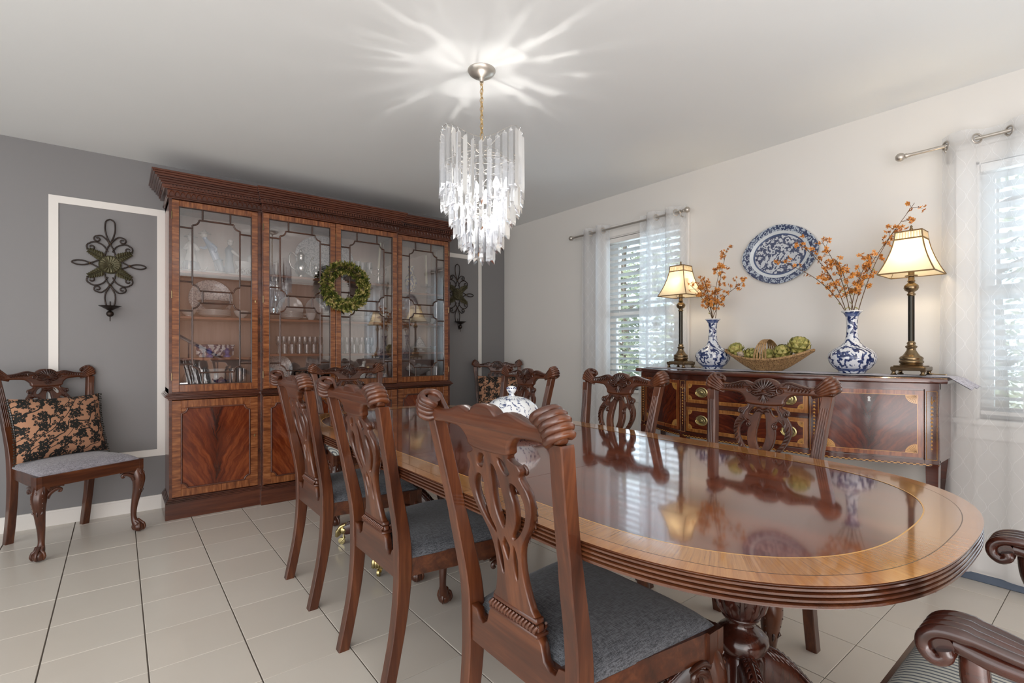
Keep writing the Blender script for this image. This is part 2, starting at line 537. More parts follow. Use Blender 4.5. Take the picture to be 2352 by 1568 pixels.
M['figblue'] = plain('figurine_blue_glaze', lin(142,158,184), .18)
M['figgrey'] = plain('figurine_grey_glaze', lin(104,112,126), .2)
M['stem'] = plain('twig_bark', lin(92,66,40), .8)
M['berry'] = plain('orange_blossom', lin(216,142,58), .6)
M['berryd'] = plain('rust_berry', lin(120,60,26), .6)
t = NT('wicker'); o = t.obj()
f = t.noise(o, 120, 3)
t.col(t.ramp(f, [(.35, lin(116,86,56)), (.6, lin(184,148,102))])); t.set(Roughness=.65)
M['wicker'] = t.m
t = NT('artichoke_scale'); f = t.noise(t.obj(), 40, 3)
t.col(t.ramp(f, [(.35, lin(118,120,60)), (.55, lin(172,164,90)), (.7, lin(204,184,120))])); t.set(Roughness=.6)
M['arti'] = t.m
t = NT('wreath_leaf'); f = t.noise(t.obj(), 35, 2)
t.col(t.ramp(f, [(.35, lin(48,60,22)), (.5, lin(112,120,44)), (.62, lin(196,178,116))])); t.set(Roughness=.6)
M['leaf'] = t.m
t = NT('garden_leaf'); f = t.noise(t.obj(), 1.2, 3)
t.col(t.ramp(f, [(.35, lin(78,88,64)), (.6, lin(146,154,124))])); t.set(Roughness=.8)
M['gleaf'] = t.m
M['bark'] = plain('tree_bark', lin(96,84,72), .9)
M['lawn'] = plain('pale_lawn', lin(196,200,182), .9)

def glassy(name, tint=(1,1,1), refl=1.6, rough=.01, extra=0, glow_mix=0):
    """thin clear glass: straight-through transparency plus mirror reflection by angle"""
    t = NT(name)
    fr = t.N('Fresnel', {'IOR': refl}).outputs[0]
    if extra: fr = t.math('ADD', fr, extra)
    tr = t.N('BsdfTransparent', {'Color': (*tint, 1)}); gl = t.N('BsdfGlossy', {'Roughness': rough, 'Color': (1,1,1,1)})
    mx = t.N('MixShader', {0: fr, 1: tr.outputs[0], 2: gl.outputs[0]})
    if glow_mix:  # white diffuse share stands in for the glow of refracted light
        df = t.N('BsdfTranslucent', {'Color': (.95,.97,1,1)}); dg = t.N('BsdfDiffuse', {'Color': (.95,.97,1,1)})
        dd = t.N('MixShader', {0: .5, 1: df.outputs[0], 2: dg.outputs[0]})
        mx = t.N('MixShader', {0: glow_mix, 1: mx.outputs[0], 2: dd.outputs[0]})
    t.l.new(mx.outputs[0], t.out.inputs[0])
    return t.m
M['glass'] = glassy('cabinet_glass', (.985,.985,.985), 1.75, .005, .035)
M['wglass'] = glassy('window_glass', (.97,.98,.98), 1.45)
M['crystal'] = glassy('cut_crystal', (.94,.95,.96), 1.5, .03, .06, .20)
M['prism'] = glassy('chandelier_crystal', (.93,.94,.96), 1.8, .03, .10, .03)

def sheer(name):
    t = NT(name)
    sp = t.N('SeparateXYZ', {0: t.uv()}); u, v = sp.outputs[0], sp.outputs[1]
    fu = t.math('MULTIPLY', u, 5.5); sv = t.math('MULTIPLY', t.math('SINE', t.math('MULTIPLY', v, 2*pi*15)), .22)
    def line(off, sg):
        q = t.math('FRACT', t.math('ADD', t.math('ADD', fu, off), t.math('MULTIPLY', sv, sg)))
        return t.math('LESS_THAN', t.math('ABSOLUTE', t.math('SUBTRACT', q, .5)), .011)
    ln = t.math('MAXIMUM', line(0, 1), line(.5, -1))
    hem = t.math('LESS_THAN', v, .045)
    op = t.math('ADD', .57, t.math('MULTIPLY', t.math('MAXIMUM', ln, hem), .15))
    op = t.math('MINIMUM', op, .95)
    df = t.N('BsdfDiffuse', {'Color': (*lin(240,240,240), 1)}); tl = t.N('BsdfTranslucent', {'Color': (*lin(240,242,246), 1)})
    m1 = t.N('MixShader', {0: .5, 1: df.outputs[0], 2: tl.outputs[0]})
    tr = t.N('BsdfTransparent')
    m2 = t.N('MixShader', {0: op, 1: tr.outputs[0], 2: m1.outputs[0]})
    t.l.new(m2.outputs[0], t.out.inputs[0])
    return t.m
M['sheer'] = sheer('sheer_trellis')
def shade(name, c, tw=.6):
    t = NT(name)
    df = t.N('BsdfDiffuse', {'Color': (*c, 1)}); tl = t.N('BsdfTranslucent', {'Color': (*c, 1)})
    m1 = t.N('MixShader', {0: tw, 1: df.outputs[0], 2: tl.outputs[0]})
    t.l.new(m1.outputs[0], t.out.inputs[0])
    return t.m
M['shade'] = shade('silk_shade', lin(250,238,212))
M['shadetrim'] = plain('shade_trim', lin(120,92,54), .7)
def emit(name, c, st):
    t = NT(name); e = t.N('Emission', {'Color': (*c, 1), 'Strength': st}); t.l.new(e.outputs[0], t.out.inputs[0]); return t.m
M['bulb'] = emit('lit_bulb', (1,.95,.88), 14)
M['bulbw'] = emit('lit_bulb_warm', (1,.8,.5), 12)

# ================================================================ room shell
def struct(b, name, mats, parent=None, **kw):
    o = b.obj(name, mats, parent, smooth=False, **kw)
    if parent is None: o['kind'] = 'structure'
    return o

fl = struct(MB().box(XL, XW+.15, YB, YW+.15, -.12, -.004), 'floor', M['grout'])
TX, TY, X0, Y0 = .3045, .2972, .0825, .375
tile_me = MB().cbox(.0022, TX-.0022, .0012, TY-.0012, -.006, 0, .0012).mesh('tile', M['tile'], False)
rest = MB()
ix0, ix1 = math.floor((XL-X0)/TX), math.floor((XW-X0)/TX)
iy0, iy1 = math.floor((YB-Y0)/TY), math.floor((YW-Y0)/TY)
for i in range(ix0, ix1+1):
    for j in range(iy0, iy1+1):
        x, y = X0+i*TX, Y0+j*TY
        if x < XL: continue
        seen = (x > -1.3 and y > -.1) and (x > -.75 + (y-4.1)*.2 or y < 3.9) and (x + .3 > -.3*y*1 + .0 or y > 1.5)
        rng = random.Random(i*97+j)
        a = ((x+.15)*sin(radians(38.4)) + (y+.15)*cos(radians(38.4))); r_ = ((x+.15)*cos(radians(38.4)) - (y+.15)*sin(radians(38.4)))
        seen = a > .25 and abs(r_)/a < 1.35 and a > 1.05
        dz = rng.uniform(-.0006, .0006)
        if seen:
            link('tile', tile_me, fl, location=(x, y, dz))
        else:
            x1 = min(x+TX, XW+.1); y1 = min(y+TY, YW+.1)
            rest.box(max(x,XL)+.0022, x1-.0022, y+.0012, y1-.0012, -.006, dz)
rest.obj('outer_tile_field', M['tile'], fl, smooth=False, kind='stuff')

struct(MB().box(XL, XW+.15, YB, YW+.15, H, H+.12), 'ceiling', M['ceil'])
struct(MB().box(XL-.12, XW, YW, YW+.14, 0, H), 'wall_grey', M['grey'])
struct(MB().box(XL-.12, XL, YB, YW, 0, H), 'wall_left', M['grey'])
struct(MB().box(XL-.12, XW+.15, YB-.12, YB, 0, H), 'wall_rear', painted('terracotta_wall_paint', lin(160,116,90), .6))
# white wall with two window openings
W1 = (2.15, 2.895, .80, 2.10); W2 = (-.32, .50, .79, 2.06)
b = MB(); T_ = XW+.16
ys = [YB, W2[0], W2[1], W1[0], W1[1], YW+.14]
b.box(XW, T_, ys[0], ys[1], 0, H); b.box(XW, T_, ys[2], ys[3], 0, H); b.box(XW, T_, ys[4], ys[5], 0, H)
for w in (W1, W2):
    b.box(XW, T_, w[0], w[1], 0, w[2]); b.box(XW, T_, w[0], w[1], w[3], H)
struct(b, 'wall_white', M['white'])

# baseboards
def bb(name, x0, x1, y0, y1):
    bm_ = MB().box(x0, x1, y0, y1, 0, .085)
    if abs(y1-y0) < abs(x1-x0): bm_.box(x0, x1, y0+.004, y1, .085, .098)
    else: bm_.box(x0+.004, x1, y0, y1, .085, .098)
    return struct(bm_, name, M['trim'])
bb('baseboard_grey', XL, .26, YW-.014, YW)
bb('baseboard_grey', 2.47, XW, YW-.014, YW)
bb('baseboard_white', XW-.014, XW, 2.35, YW-.014)

# white frame mouldings on the grey wall
def wallframe(n, x0, x1, z0, z1, w):
    b = MB(); y0, y1 = YW-.007, YW
    b.box(x0, x1, y0, y1, z1-w, z1); b.box(x0, x1, y0, y1, z0, z0+w)
    b.box(x0, x0+w, y0, y1, z0+w, z1-w); b.box(x1-w, x1, y0, y1, z0+w, z1-w)
    struct(b, 'trim_%d' % n, M['trim'])
wallframe(1, -.353, .262, .376, 2.130, .047)
wallframe(2, 2.42, 3.03, .376, 2.118, .042)

# baseboard heater along the white wall
b = thing('baseboard_heater', 'long white baseboard heater with a grey strip for the dark gap beneath it, under the sheer curtain', 'heater', (0,0,0))
MB().cbox(XW-.062, XW-.001, -1.2, 2.33, .055, .20, .006).box(XW-.05, XW-.001, -1.2, 2.33, .04, .055).obj('cover', M['trim'], b, smooth=False)
MB().cbox(XW-.055, XW-.001, -1.2, 2.33, .0, .04, .004).obj('gap_strip', plain('heater_gap', lin(92,104,122), .4), b, smooth=False)  # shaded gap under the cover, put in as a blue-grey strip

# ---------------------------------------------------------------- windows
def window(n, w):
    y0, y1, z0, z1 = w
    root = bpy.data.objects.new('window_%d' % n, None); COL.objects.link(root); root['kind'] = 'structure'
    c = .075; b = MB()
    for (a0, a1, b0, b1) in ((y0-c, y0, z0-.0, z1+c), (y1, y1+c, z0, z1+c), (y0, y1, z1, z1+c)):
        b.cbox(XW-.020, XW, a0, a1, b0, b1, .004)
    b.cbox(XW-.026, XW, y0-c, y1+c, z1+c, z1+c+.02, .004)
    b.obj('casing', M['trim'], root, smooth=False)
    MB().cbox(XW-.05, XW+.10, y0-c-.015, y1+c+.015, z0-.026, z0, .005).obj('sill', M['trim'], root, smooth=False)
    MB().cbox(XW-.018, XW, y0-c, y1+c, z0-.10, z0-.026, .004).obj('apron', M['trim'], root, smooth=False)
    b = MB()
    b.box(XW, XW+.15, y0, y0+.012, z0, z1).box(XW, XW+.15, y1-.012, y1, z0, z1).box(XW, XW+.15, y0, y1, z1-.012, z1)
    b.obj('jamb', M['trim'], root, smooth=False)
    zm = z0 + (z1-z0)*.49; s = .042
    for k, (a, bb_, x) in enumerate(((z0, zm+.02, XW+.075), (zm-.02, z1-.012, XW+.105))):
        f = MB(); ya, yb = y0+.012, y1-.012
        f.box(x, x+.03, ya, ya+s, a, bb_).box(x, x+.03, yb-s, yb, a, bb_).box(x, x+.03, ya+s, yb-s, a, a+s).box(x, x+.03, ya+s, yb-s, bb_-s, bb_)
        ym = (ya+yb)/2
        f.box(x+.004, x+.026, ym-.010, ym+.010, a+s, bb_-s)
        so = f.obj('sash', M['trim'], root, smooth=False)
        for (p0, p1) in ((ya+s, ym-.010), (ym+.010, yb-s)):
            MB().box(x+.013, x+.017, p0, p1, a+s, bb_-s).obj('pane', M['wglass'], so, smooth=False)
    return root
window(1, W1); window(2, W2)

def blind(w, label, tilt=-20, n=24):
    y0, y1, z0, z1 = w; x = XW+.030
    r = thing('venetian_blind', label, 'blind', (x, (y0+y1)/2, z1))
    hw = (y1-y0)/2-.014
    MB().cbox(-.03, .028, -hw, hw, -.05, -.004, .004).obj('headrail', M['trim'], r, smooth=False)
    me = MB(); c, s = cos(radians(tilt)), sin(radians(tilt))
    rr = []
    for q in (-1, -.5, 0, .5, 1):
        X = q*.025; Z = .003*(1-q*q)
        rr.append((X, Z))
    ring0 = [(c*X - s*Z, c*Z + s*X) for X, Z in rr] + [(c*X - s*(Z-.003), c*(Z-.003) + s*X) for X, Z in rr[::-1]]
    me.loft([[(p, -hw, q) for p, q in ring0], [(p, hw, q) for p, q in ring0]])
    sm = me.mesh('slat', M['blindslat'], False)
    top, bot = -.075, -(z1-z0)+.035
    for k in range(n):
        link('slat', sm, r, location=(0, 0, top + (bot-top+.02)*k/(n-1)+0))
    MB().cbox(-.026, .026, -hw, hw, bot-.014, bot+.006, .003).obj('bottom_rail', M['trim'], r, smooth=False)
    b = MB()
    for yy in (-hw*.62, hw*.62):
        for xx in (-.0275, .0275):
            b.tube([(xx, yy, -.05), (xx, yy, bot)], .0011, 4)
    b.obj('ladder_cord', M['trim'], r)
    return r
M['blindslat'] = shade('blind_slat', lin(236,238,238), .25)
blind(W1, 'white slatted window blind in the narrow window beside the smaller lamp')
blind(W2, 'white slatted window blind behind the sheer curtain at the frame edge')

def curtain(y0, y1, folds, label, ph=0, z1=2.20, z0=.05, group=None, xc=XW-.088):
    r = thing('sheer_curtain', label, 'curtain', (xc, (y0+y1)/2, z0), 0, group)
    hw = (y1-y0)/2; Hh = z1-z0
    rnd = random.Random(int(ph*10)+3)
    p2 = rnd.uniform(0, 6)
    def fn(u, v):
        amp = .034*(1-.25*(1-v))
        y = hw*(1-2*u) * (1 + .10*(1-v)**1.5)
        a = u*folds*2*pi + ph
        x = amp*sin(a) + .008*sin(3.1*a*.5+p2)*(1-v) + (.0 if v > .95 else 0)
        return (x, y + .012*sin(2*a)*(1-.4*v), Hh*v)
    cb_ = MB().grid(fn, int(folds*16), 24)
    cb_.uv = {k_: [(a_*(y1-y0)*3.1, b_) for a_, b_ in q_] for k_, q_ in cb_.uv.items()}
    cb_.obj('cloth', M['sheer'], r, recalc=False)
    # grommets where the cloth crosses the rod
    g = 0
    for k in range(int(folds*2)+1):
        a = k*pi; u = (a-ph)/(folds*2*pi)
        if not 0.02 < u < .98: continue
        p = fn(u, .965)
        tq = (cos(a)*.034*folds*2*pi, -2*hw)
        ang = atan2(tq[1], tq[0])
        gm = MB().ring((0,0,0), .021, .005, 'x', 18, 6)
        o = gm.obj('grommet', M['nickel'], r)
        o.location = (0, p[1], 2.152-z0); o.rotation_euler = (0, 0, ang+pi/2)
    return r
curtain(2.80, 3.11, 2.2, 'narrow bunched sheer white curtain nearest the room corner, left of the first window', 1.0)
curtain(2.06, 2.47, 2.4, 'sheer white curtain hanging behind the smaller lamp over the first window', .4)
curtain(-.10, .625, 3.2, 'sheer white trellis curtain over the window next to the larger lamp', 2.4)

def rod(y0, y1, label, brk):
    r = thing('curtain_rod', label, 'curtain rod', (XW-.088, 0, 2.152))
    MB().tube([(0,y0,0),(0,y1,0)], .0085, 12).obj('pole', M['nickel'], r)
    for y, sg in ((y0, -1), (y1, 1)):
        prof = [(.001,.052),(.012,.049),(.020,.040),(.0225,.030),(.019,.018),(.011,.010),(.013,.006),(.013,.002),(.010,-.002),(.0095,-.014)]
        me = MB().lathe(prof[::-1], 16, M=Matrix.Translation((0,y,0)) @ Matrix.Rotation(radians(-90*sg),4,'X'))
        me.obj('finial', M['nickel'], r)
    for y in brk:
        b = MB().tube([(0,y,-.006),(.0,y,-.028),(.02,y,-.034),(.086,y,-.034)], .005, 8)
        b.cbox(.078, .087, y-.012, y+.012, -.07, .01, .002).ring((0,y,0), .011, .003, 'y', 14, 6)
        b.obj('bracket', M['nickel'], r)
rod(2.075, 3.20, 'thin nickel curtain rod with ball finials above the first window', (3.06, 2.10))
rod(-.75, .755, 'thin nickel curtain rod with ball finial above the window by the larger lamp', (.60,))

# ================================================================ dining table
TCX, TCY, TZ = 1.283, 1.60, .76
HX, HY = .583, 1.405
def outline(inset, n=30):
    """stadium-like superellipse ends with straight sides"""
    L = .62; pts = []
    a, bL = HX-inset, L-inset
    ex = 2.66
    for k in range(n+1):
        t = -pi/2 + (pi/2)*k/n          # from -y apex to +x side
        c, s = cos(t), sin(t)
        pts.append((a*abs(c)**(2/ex), -(HY-L) + bL*(-abs(s)**(2/ex))))
    right = pts                          # x>=0, near end
    full = right + [(x, -y) for x, y in right[::-1]]
    full = full + [(-x, y) for x, y in full[::-1][1:-1]]
    # remove duplicates
    out = []
    for p in full:
        if not out or (abs(p[0]-out[-1][0]) + abs(p[1]-out[-1][1])) > 1e-5: out.append(p)
    if abs(out[0][0]-out[-1][0]) + abs(out[0][1]-out[-1][1]) < 1e-5: out.pop()
    return out
def clip(poly, y0, y1):
    def cl(P, f, yv):
        o = []
        for i in range(len(P)):
            a, b = P[i], P[(i+1) % len(P)]
            ia, ib = f(a[1]), f(b[1])
            if ia: o.append(a)
            if ia != ib:
                t = (yv-a[1])/(b[1]-a[1]); o.append((a[0]+(b[0]-a[0])*t, yv))
        return o
    return cl(cl(poly, lambda y: y >= y0, y0), lambda y: y <= y1, y1)
tab = thing('dining_table', 'long polished mahogany dining table with rounded ends and golden banded border', 'table', (TCX, TCY, 0))
cuts = [-HY-.01, -.50, 0.0, .50, HY+.01]
B1, B2, B3, B4 = .034, .0358, .098, .1010      # border / line / crossband / stringing insets
for k in range(4):
    y0, y1 = cuts[k]+.0007, cuts[k+1]-.0007
    b = MB()
    b.prism(clip(outline(.012), y0, y1), TZ-.022, TZ-.0006, 0)
    o = b.obj('tabletop', M['tfield'], tab, smooth=False)
def band(name, i0, i1, mat, dz=0.0):
    """flat inlaid ring, UV running along the edge, split at the leaf joints"""
    P, Q = outline(i0, 60), outline(i1, 60)
    n = min(len(P), len(Q)); L = 0
    for k in range(4):
        y0, y1 = cuts[k]+.0007, cuts[k+1]-.0007
        b = MB(); L = 0
        for i in range(n):
            j = (i+1) % n
            seg = sqrt((P[i][0]-P[j][0])**2 + (P[i][1]-P[j][1])**2)
            steps = [(0, 1)]
            q = [P[i], P[j], Q[j], Q[i]]
            c = clip(q, y0, y1)
            if len(c) >= 3:
                d = (P[j][0]-P[i][0], P[j][1]-P[i][1]); dl = max(1e-9, d[0]**2+d[1]**2)
                uvs = []
                for p in c:
                    t_ = ((p[0]-P[i][0])*d[0] + (p[1]-P[i][1])*d[1])/dl
                    o_ = abs((p[0]-P[i][0])*d[1] - (p[1]-P[i][1])*d[0])/sqrt(dl)
                    uvs.append((L + t_*seg, o_))
                b.add([(x, y, TZ+dz) for x, y in c], [tuple(range(len(c)))], 0, None, uvs)
            L += seg
        for sg in (-1, 1):
            q = MB()
            for fi, f in enumerate(b.f):
                cx_ = sum(b.v[v_][0] for v_ in f)
                if k in (0, 3) and sg == -1 or k in (1, 2) and cx_*sg < 0: continue
                q.add([b.v[v_] for v_ in f], [tuple(range(len(f)))], 0, None, b.uv[fi])
            if q.f: q.obj(name, mat, tab, smooth=False)
band('border_band', .001, B1, M['tedge'], .0002)
band('dark_line', B1, B2, M['dline'], .0002)
band('crossband', B2, B3, M['tband'], .0002)
band('stringing', B3, B4, M['string'], .0002)
# reeded edge: profile swept around the outline
prof = [(.004, 0.0), (.001, -.003)]
for q in range(4):
    zc = -.0075 - q*.0088
    for a in (-82, -60, -25, 25, 60, 82):
        prof.append((.0095 - .0095*cos(radians(a)), zc - .0043*sin(radians(a))))
prof += [(.008, -.041), (.03, -.043)]
rings = []
for ins, z in prof:
    rings.append([(x, y, TZ+z) for x, y in outline(ins, 40)])
MB().loft(rings, True, False).obj('reeded_edge', M['reed'], tab)
MB().prism(outline(.018, 24), TZ-.043, TZ-.024).obj('underframe', M['reed'], tab, smooth=False)
b = MB()
for x0, x1, y0, y1 in ((-.42,-.395,-.98,.98),(.395,.42,-.98,.98),(-.395,.395,-.98,-.955),(-.395,.395,.955,.98)):
    b.box(x0, x1, y0, y1, TZ-.10, TZ-.043)
b.obj('apron', M['ped'], tab, smooth=False)
# leaf clip hole at the near end
def pedestal(cy):
    r = bpy.data.objects.new('pedestal', None); COL.objects.link(r); r.parent = tab; r.location = (0, cy, 0)
    col = MB()
    col.box(-.16, .16, -.16, .16, .69, TZ-.043)
    pr = [(.02,.16),(.052,.165),(.058,.20),(.058,.335),(.05,.345),(.062,.355),(.068,.37),(.066,.385),(.052,.40),(.036,.412),(.034,.425),(.040,.432),(.042,.44),(.056,.46),(.066,.49),(.068,.53),(.060,.575),(.046,.61),(.044,.62),(.052,.63),(.054,.645),(.046,.66),(.058,.675),(.08,.69)]
    col.lathe(pr, 32)
    col.obj('column', M['ped'], r)
    lf = MB()
    for k in range(12):                       # carved leaves around the urn
        a = 2*pi*k/12
        def P(rr, z, da=0): return (rr*cos(a+da), rr*sin(a+da), z)
        lf.tube([P(.042,.440), P(.058,.462), P(.069,.495), P(.070,.53), P(.062,.572), P(.052,.60)], [.004,.007,.006,.005,.004,.002], 5)
        for z, rr in ((.47,.062),(.49,.068),(.51,.0705),(.53,.0705),(.55,.067),(.57,.063)):
            for sg in (-1, 1):
                lf.tube([P(rr, z, 0), P(rr+.001, z+.016, sg*.16), P(rr-.001, z+.022, sg*.22)], [.004,.0032,.0012], 4)
    lf.ring((0,0,.436), .043, .005, 'z', 28, 6)
    lf.obj('carved_leaves', M['ped'], r, kind='stuff')
    for k in range(4):
        a = pi/4 + k*pi/2; R = Matrix.Rotation(a, 4, 'Z')
        path = catmull([(.045,0,.30),(.10,0,.285),(.17,0,.22),(.25,0,.135),(.33,0,.095),(.368,0,.092)], 5)
        rg = []
        n = len(path)
        for i, p in enumerate(path):
            t_ = i/(n-1); w = .026*(1-t_*.38); h = .060*(1-t_*.55)
            rg.append([R @ Vector((p[0], sy*w, p[2]+sz*h)) for sy, sz in ((-1,-.6),(-.6,-1),(.6,-1),(1,-.6),(1,.5),(.55,.9),(-.55,.9),(-1,.5))])
        lg = MB().loft(rg); lo = lg.obj('leg', M['ped'], r, ang=40)
        cv = MB()
        top = [(p[0], p[2]+.058*(1-i/(n-1)*.5)) for i, p in enumerate(path)]
        cv.tube([R @ Vector((x, 0, z)) for x, z in top[:-4]], [.007,.003], 6)
        for i in range(1, n-6, 1):
            x, z = top[i]; w = .026*(1-i/(n-1)*.35)
            for sg in (-1, 1):
                cv.tube([R @ Vector((x, 0, z-.003)), R @ Vector((x+.010, sg*w*.55, z-.007)), R @ Vector((x+.026, sg*w*.80, z-.024))], [.005,.0055,.002], 6)
        cv.obj('carving', M['ped'], lo, kind='stuff')
        pw = MB()
        for q in (-1.5, -.5, .5, 1.5):
            pw.tube([R @ Vector((.345, q*.008, .118)), R @ Vector((.372, q*.012, .105)), R @ Vector((.392, q*.014, .078)), R @ Vector((.394, q*.0145, .052)), R @ Vector((.388, q*.014, .046))], [.006,.010,.010,.009,.004], 7)
        pw.sph(R @ Vector((.360,0,.085)), .026, 12, 9)
        po = pw.obj('brass_paw', M['brass'], r)
        cs = MB()
        w = R @ Vector((.372,0,.019))
        T = Matrix.Translation(w) @ R @ Matrix.Rotation(pi/2, 4, 'X')
        cs.lathe([(.004,-.007),(.019,-.006),(.0195,0),(.019,.006),(.004,.007)], 18, M=T)
        cs.tube([R @ Vector((.362,0,.055)), R @ Vector((.358,.010,.035)), R @ Vector((.372,.010,.019))], .0035, 6)
        cs.tube([R @ Vector((.362,0,.055)), R @ Vector((.358,-.010,.035)), R @ Vector((.372,-.010,.019))], .0035, 6)
        cs.obj('caster', M['brass'], r)
pedestal(-.95); pedestal(1.02)

# ================================================================ carved chairs
def sym(half):
    """mirror a right-hand half outline (top to bottom) into a closed loop"""
    return half + [(-x, z) for x, z in half[::-1] if x > 1e-6]

def make_chair(arm=False, fab='fdark', label='', cat='chair', loc=(0,0,0), rz=0, group=None):
    nm = 'armchair' if arm else 'dining_chair'
    root = thing(nm, label, cat, loc, rz, group)
    S_ = 1.09 if arm else 1.0
    wd = M['chair']
    FY, RY = .232, -.20                     # seat frame front / rear
    fw, rw = .262*S_, .205*S_               # half widths
    # --- rear legs continuing as back posts
    for sg in (-1, 1):
        path = [(.187,-.262,0),(.187,-.240,.10),(.188,-.217,.22),(.190,-.203,.34),(.192,-.200,.44),(.195,-.207,.54),(.203,-.234,.68),(.215,-.262,.82),(.228,-.284,.935),(.230,-.289,.956)]
        pp = catmull(path, 4); rg = []; n = len(pp)
        for p in pp:
            z = p[2]; hw = .019 if z < .5 else .019 - .002*(z-.5)
            d = .020 + .006*max(0, 1-abs(z-.43)/.25) if z < .7 else .018
            d = max(d, .017)
            X = sg*p[0]*S_
            rg.append([(X+a*hw, p[1]+b*d, z) for a, b in ((-1,-.86),(-.86,-1),(.86,-1),(1,-.86),(1,.86),(.86,1),(-.86,1),(-1,.86))])
        lo = MB().loft(rg).obj('rear_leg', wd, root, ang=35)
        fl_ = MB()
        for q in (-1.5, -.5, .5, 1.5):      # reeds down the front of the post
            pts = [(sg*p[0]*S_ + q*.0078, p[1]+.0165, p[2]) for p in pp if .50 < p[2] < .93]
            fl_.tube(pts, .0036, 6)
        fl_.obj('reeding', wd, lo)
    # --- crest rail
    top = [(0,1.013),(.024,1.011),(.042,1.003),(.053,.994),(.066,.997),(.085,1.002),(.105,1.000),(.135,.991),(.165,.985),(.195,.986),(.222,.993),(.240,.995)]
    bot = [(.245,.962),(.228,.953),(.205,.951),(.17,.953),(.135,.952),(.108,.949),(.092,.940),(.080,.926),(.070,.908),(0,.903)]
    half = [(x*S_, z) for x, z in top + bot]
    ol = half[:-1] + [(0, .903)] + [(-x, z) for x, z in half[::-1][1:-1]]
    me = curve_poly([ol], .030, .008, 3, 2)
    b = MB()
    def bend(v):                              # plane -> chair back, bowed so the ears stand proud
        x, z, d = v.x, v.y, v.z
        y = -.287 - (z-.95)*.18 - .088*x*x + d
        return Vector((x, y, z))
    b.add([bend(v.co) for v in me.vertices], [tuple(p.vertices) for p in me.polygons])
    cr = b.obj('crest_rail', M['chairx'], root, ang=50)
    yf = lambda x, z, o=.016: -.287 - (z-.95)*.18 - .088*x*x + o
    # rounded roll over the back of the crest
    for sg in (-1, 1):
        e = MB(); xo = sg*S_
        ca, sa = cos(radians(33)), sin(radians(33))
        for i in range(5):
            t_ = i-2
            def EP(l, y_, fan=1.0):
                u_ = .196 + l*ca + t_*.0125*fan*sa; z_ = .970 + l*sa - t_*.0125*fan*ca
                return (xo*u_, yf(.20, z_, 0)+y_, z_)
            end = .066 - .0035*t_*t_*.6
            pts = [EP(-.030, .006, .35), EP(.0, .010, .6), EP(.030, .014, .85), EP(end-.010, .014), EP(end, .002), EP(end+.001, -.016), EP(end-.010, -.032), EP(end-.026, -.036), EP(end-.040, -.026), EP(end-.044, -.012, .8)]
            e.tube(catmull(pts, 3), [.003,.0045,.0055]+[.0070]*5+[.0088]*20, 8)
        e.tube([EP(end-.022, -.012, 2.0 if 0 else 1.0), (xo*(.196+(end-.022)*ca-2*.0125*sa), yf(.2,.97,0)-.012, .970+(end-.022)*sa+2*.0125*ca)], [.017,.017], 12)
        e.obj('ear_scroll', wd, cr)
    sh = MB()                                  # shell with radiating lobes
    for k in range(13):
        a = radians(-8 + 196*k/12); L = .046*S_ - .006*abs(cos(a))
        c0 = (0, .962)
        x1, z1 = c0[0]+L*cos(a)*1.12, c0[1]+L*sin(a)*1.0
        sh.tube([(c0[0]+.010*cos(a), yf(0,c0[1],.018), c0[1]+.010*sin(a)), ((x1+c0[0])/2, yf(0,(z1+c0[1])/2,.0215), (z1+c0[1])/2), (x1, yf(0,z1,.015), z1)], [.0018,.0040,.0058], 6)
    sh.tube([(-.050, yf(0,.955,.016), .952), (-.03, yf(0,.945,.02), .944), (0, yf(0,.955,.022), .953), (.03, yf(0,.945,.02), .944), (.050, yf(0,.955,.016), .952)], .0045, 6)
    for k in range(5):
        a = radians(-90 + (k-2)*28)
        sh.tube([(0, yf(0,.948,.018), .948), (.024*cos(a), yf(0,.925,.019), .945+.032*sin(a))], [.0045,.002], 5)
    for sg in (-1, 1):
        sh.tube(spiral((sg*.062,.966), .016, .004, radians(100 if sg > 0 else 80), sg*1.2, 12, 'xz', yf(.06,.966,.016)), [.0038,.003], 5)
        sh.tube(spiral((sg*.030,.948), .010, .003, radians(0), sg*1.1, 10, 'xz', yf(.03,.948,.018)), [.0034,.003], 5)
        for k in range(7):                     # acanthus along the rail
            x = sg*(.085 + .0125*k)*S_; zt = .997-.0018*k
            sh.tube([(x, yf(x,zt,.014), zt-.003), (x+sg*.010, yf(x,.98,.0185), zt-.014), (x+sg*.004, yf(x,.97,.015), zt-.028+.001*k)], [.0020,.0042,.0016], 5)
        sh.tube([(sg*x_*S_, yf(x_,z_,.015), z_) for x_, z_ in ((.07,.985),(.082,.996),(.10,.996),(.13,.987),(.17,.980))], .003, 5)
    sh.obj('shell_carving', M['carve'], cr, kind='stuff')
    # --- pierced splat
    hf = [(.062,.912),(.066,.900),(.080,.893),(.094,.888),(.099,.876),(.092,.865),(.098,.852),(.109,.835),(.114,.808),(.108,.78),(.095,.752),(.078,.727),(.062,.704),(.052,.678),(.048,.645),(.051,.61),(.058,.58),(.066,.556),(.068,.540)]
    ol = hf + [(-x, z) for x, z in hf[::-1]]
    h1 = [(.024,.893),(.044,.893),(.060,.867),(.042,.862)]
    h3 = [(0,.877),(.011,.862),(.016,.83),(.021,.79),(.016,.755),(0,.727),(-.016,.755),(-.021,.79),(-.016,.83),(-.011,.862)]
    h4 = [(.056,.843),(.074,.838),(.089,.815),(.091,.787),(.080,.758),(.060,.730),(.036,.709),(.030,.716),(.046,.742),(.053,.77),(.054,.80),(.048,.826)]
    h6 = [(0,.706),(.006,.697),(.013,.686),(.008,.668),(0,.652),(-.008,.668),(-.013,.686),(-.006,.697)]
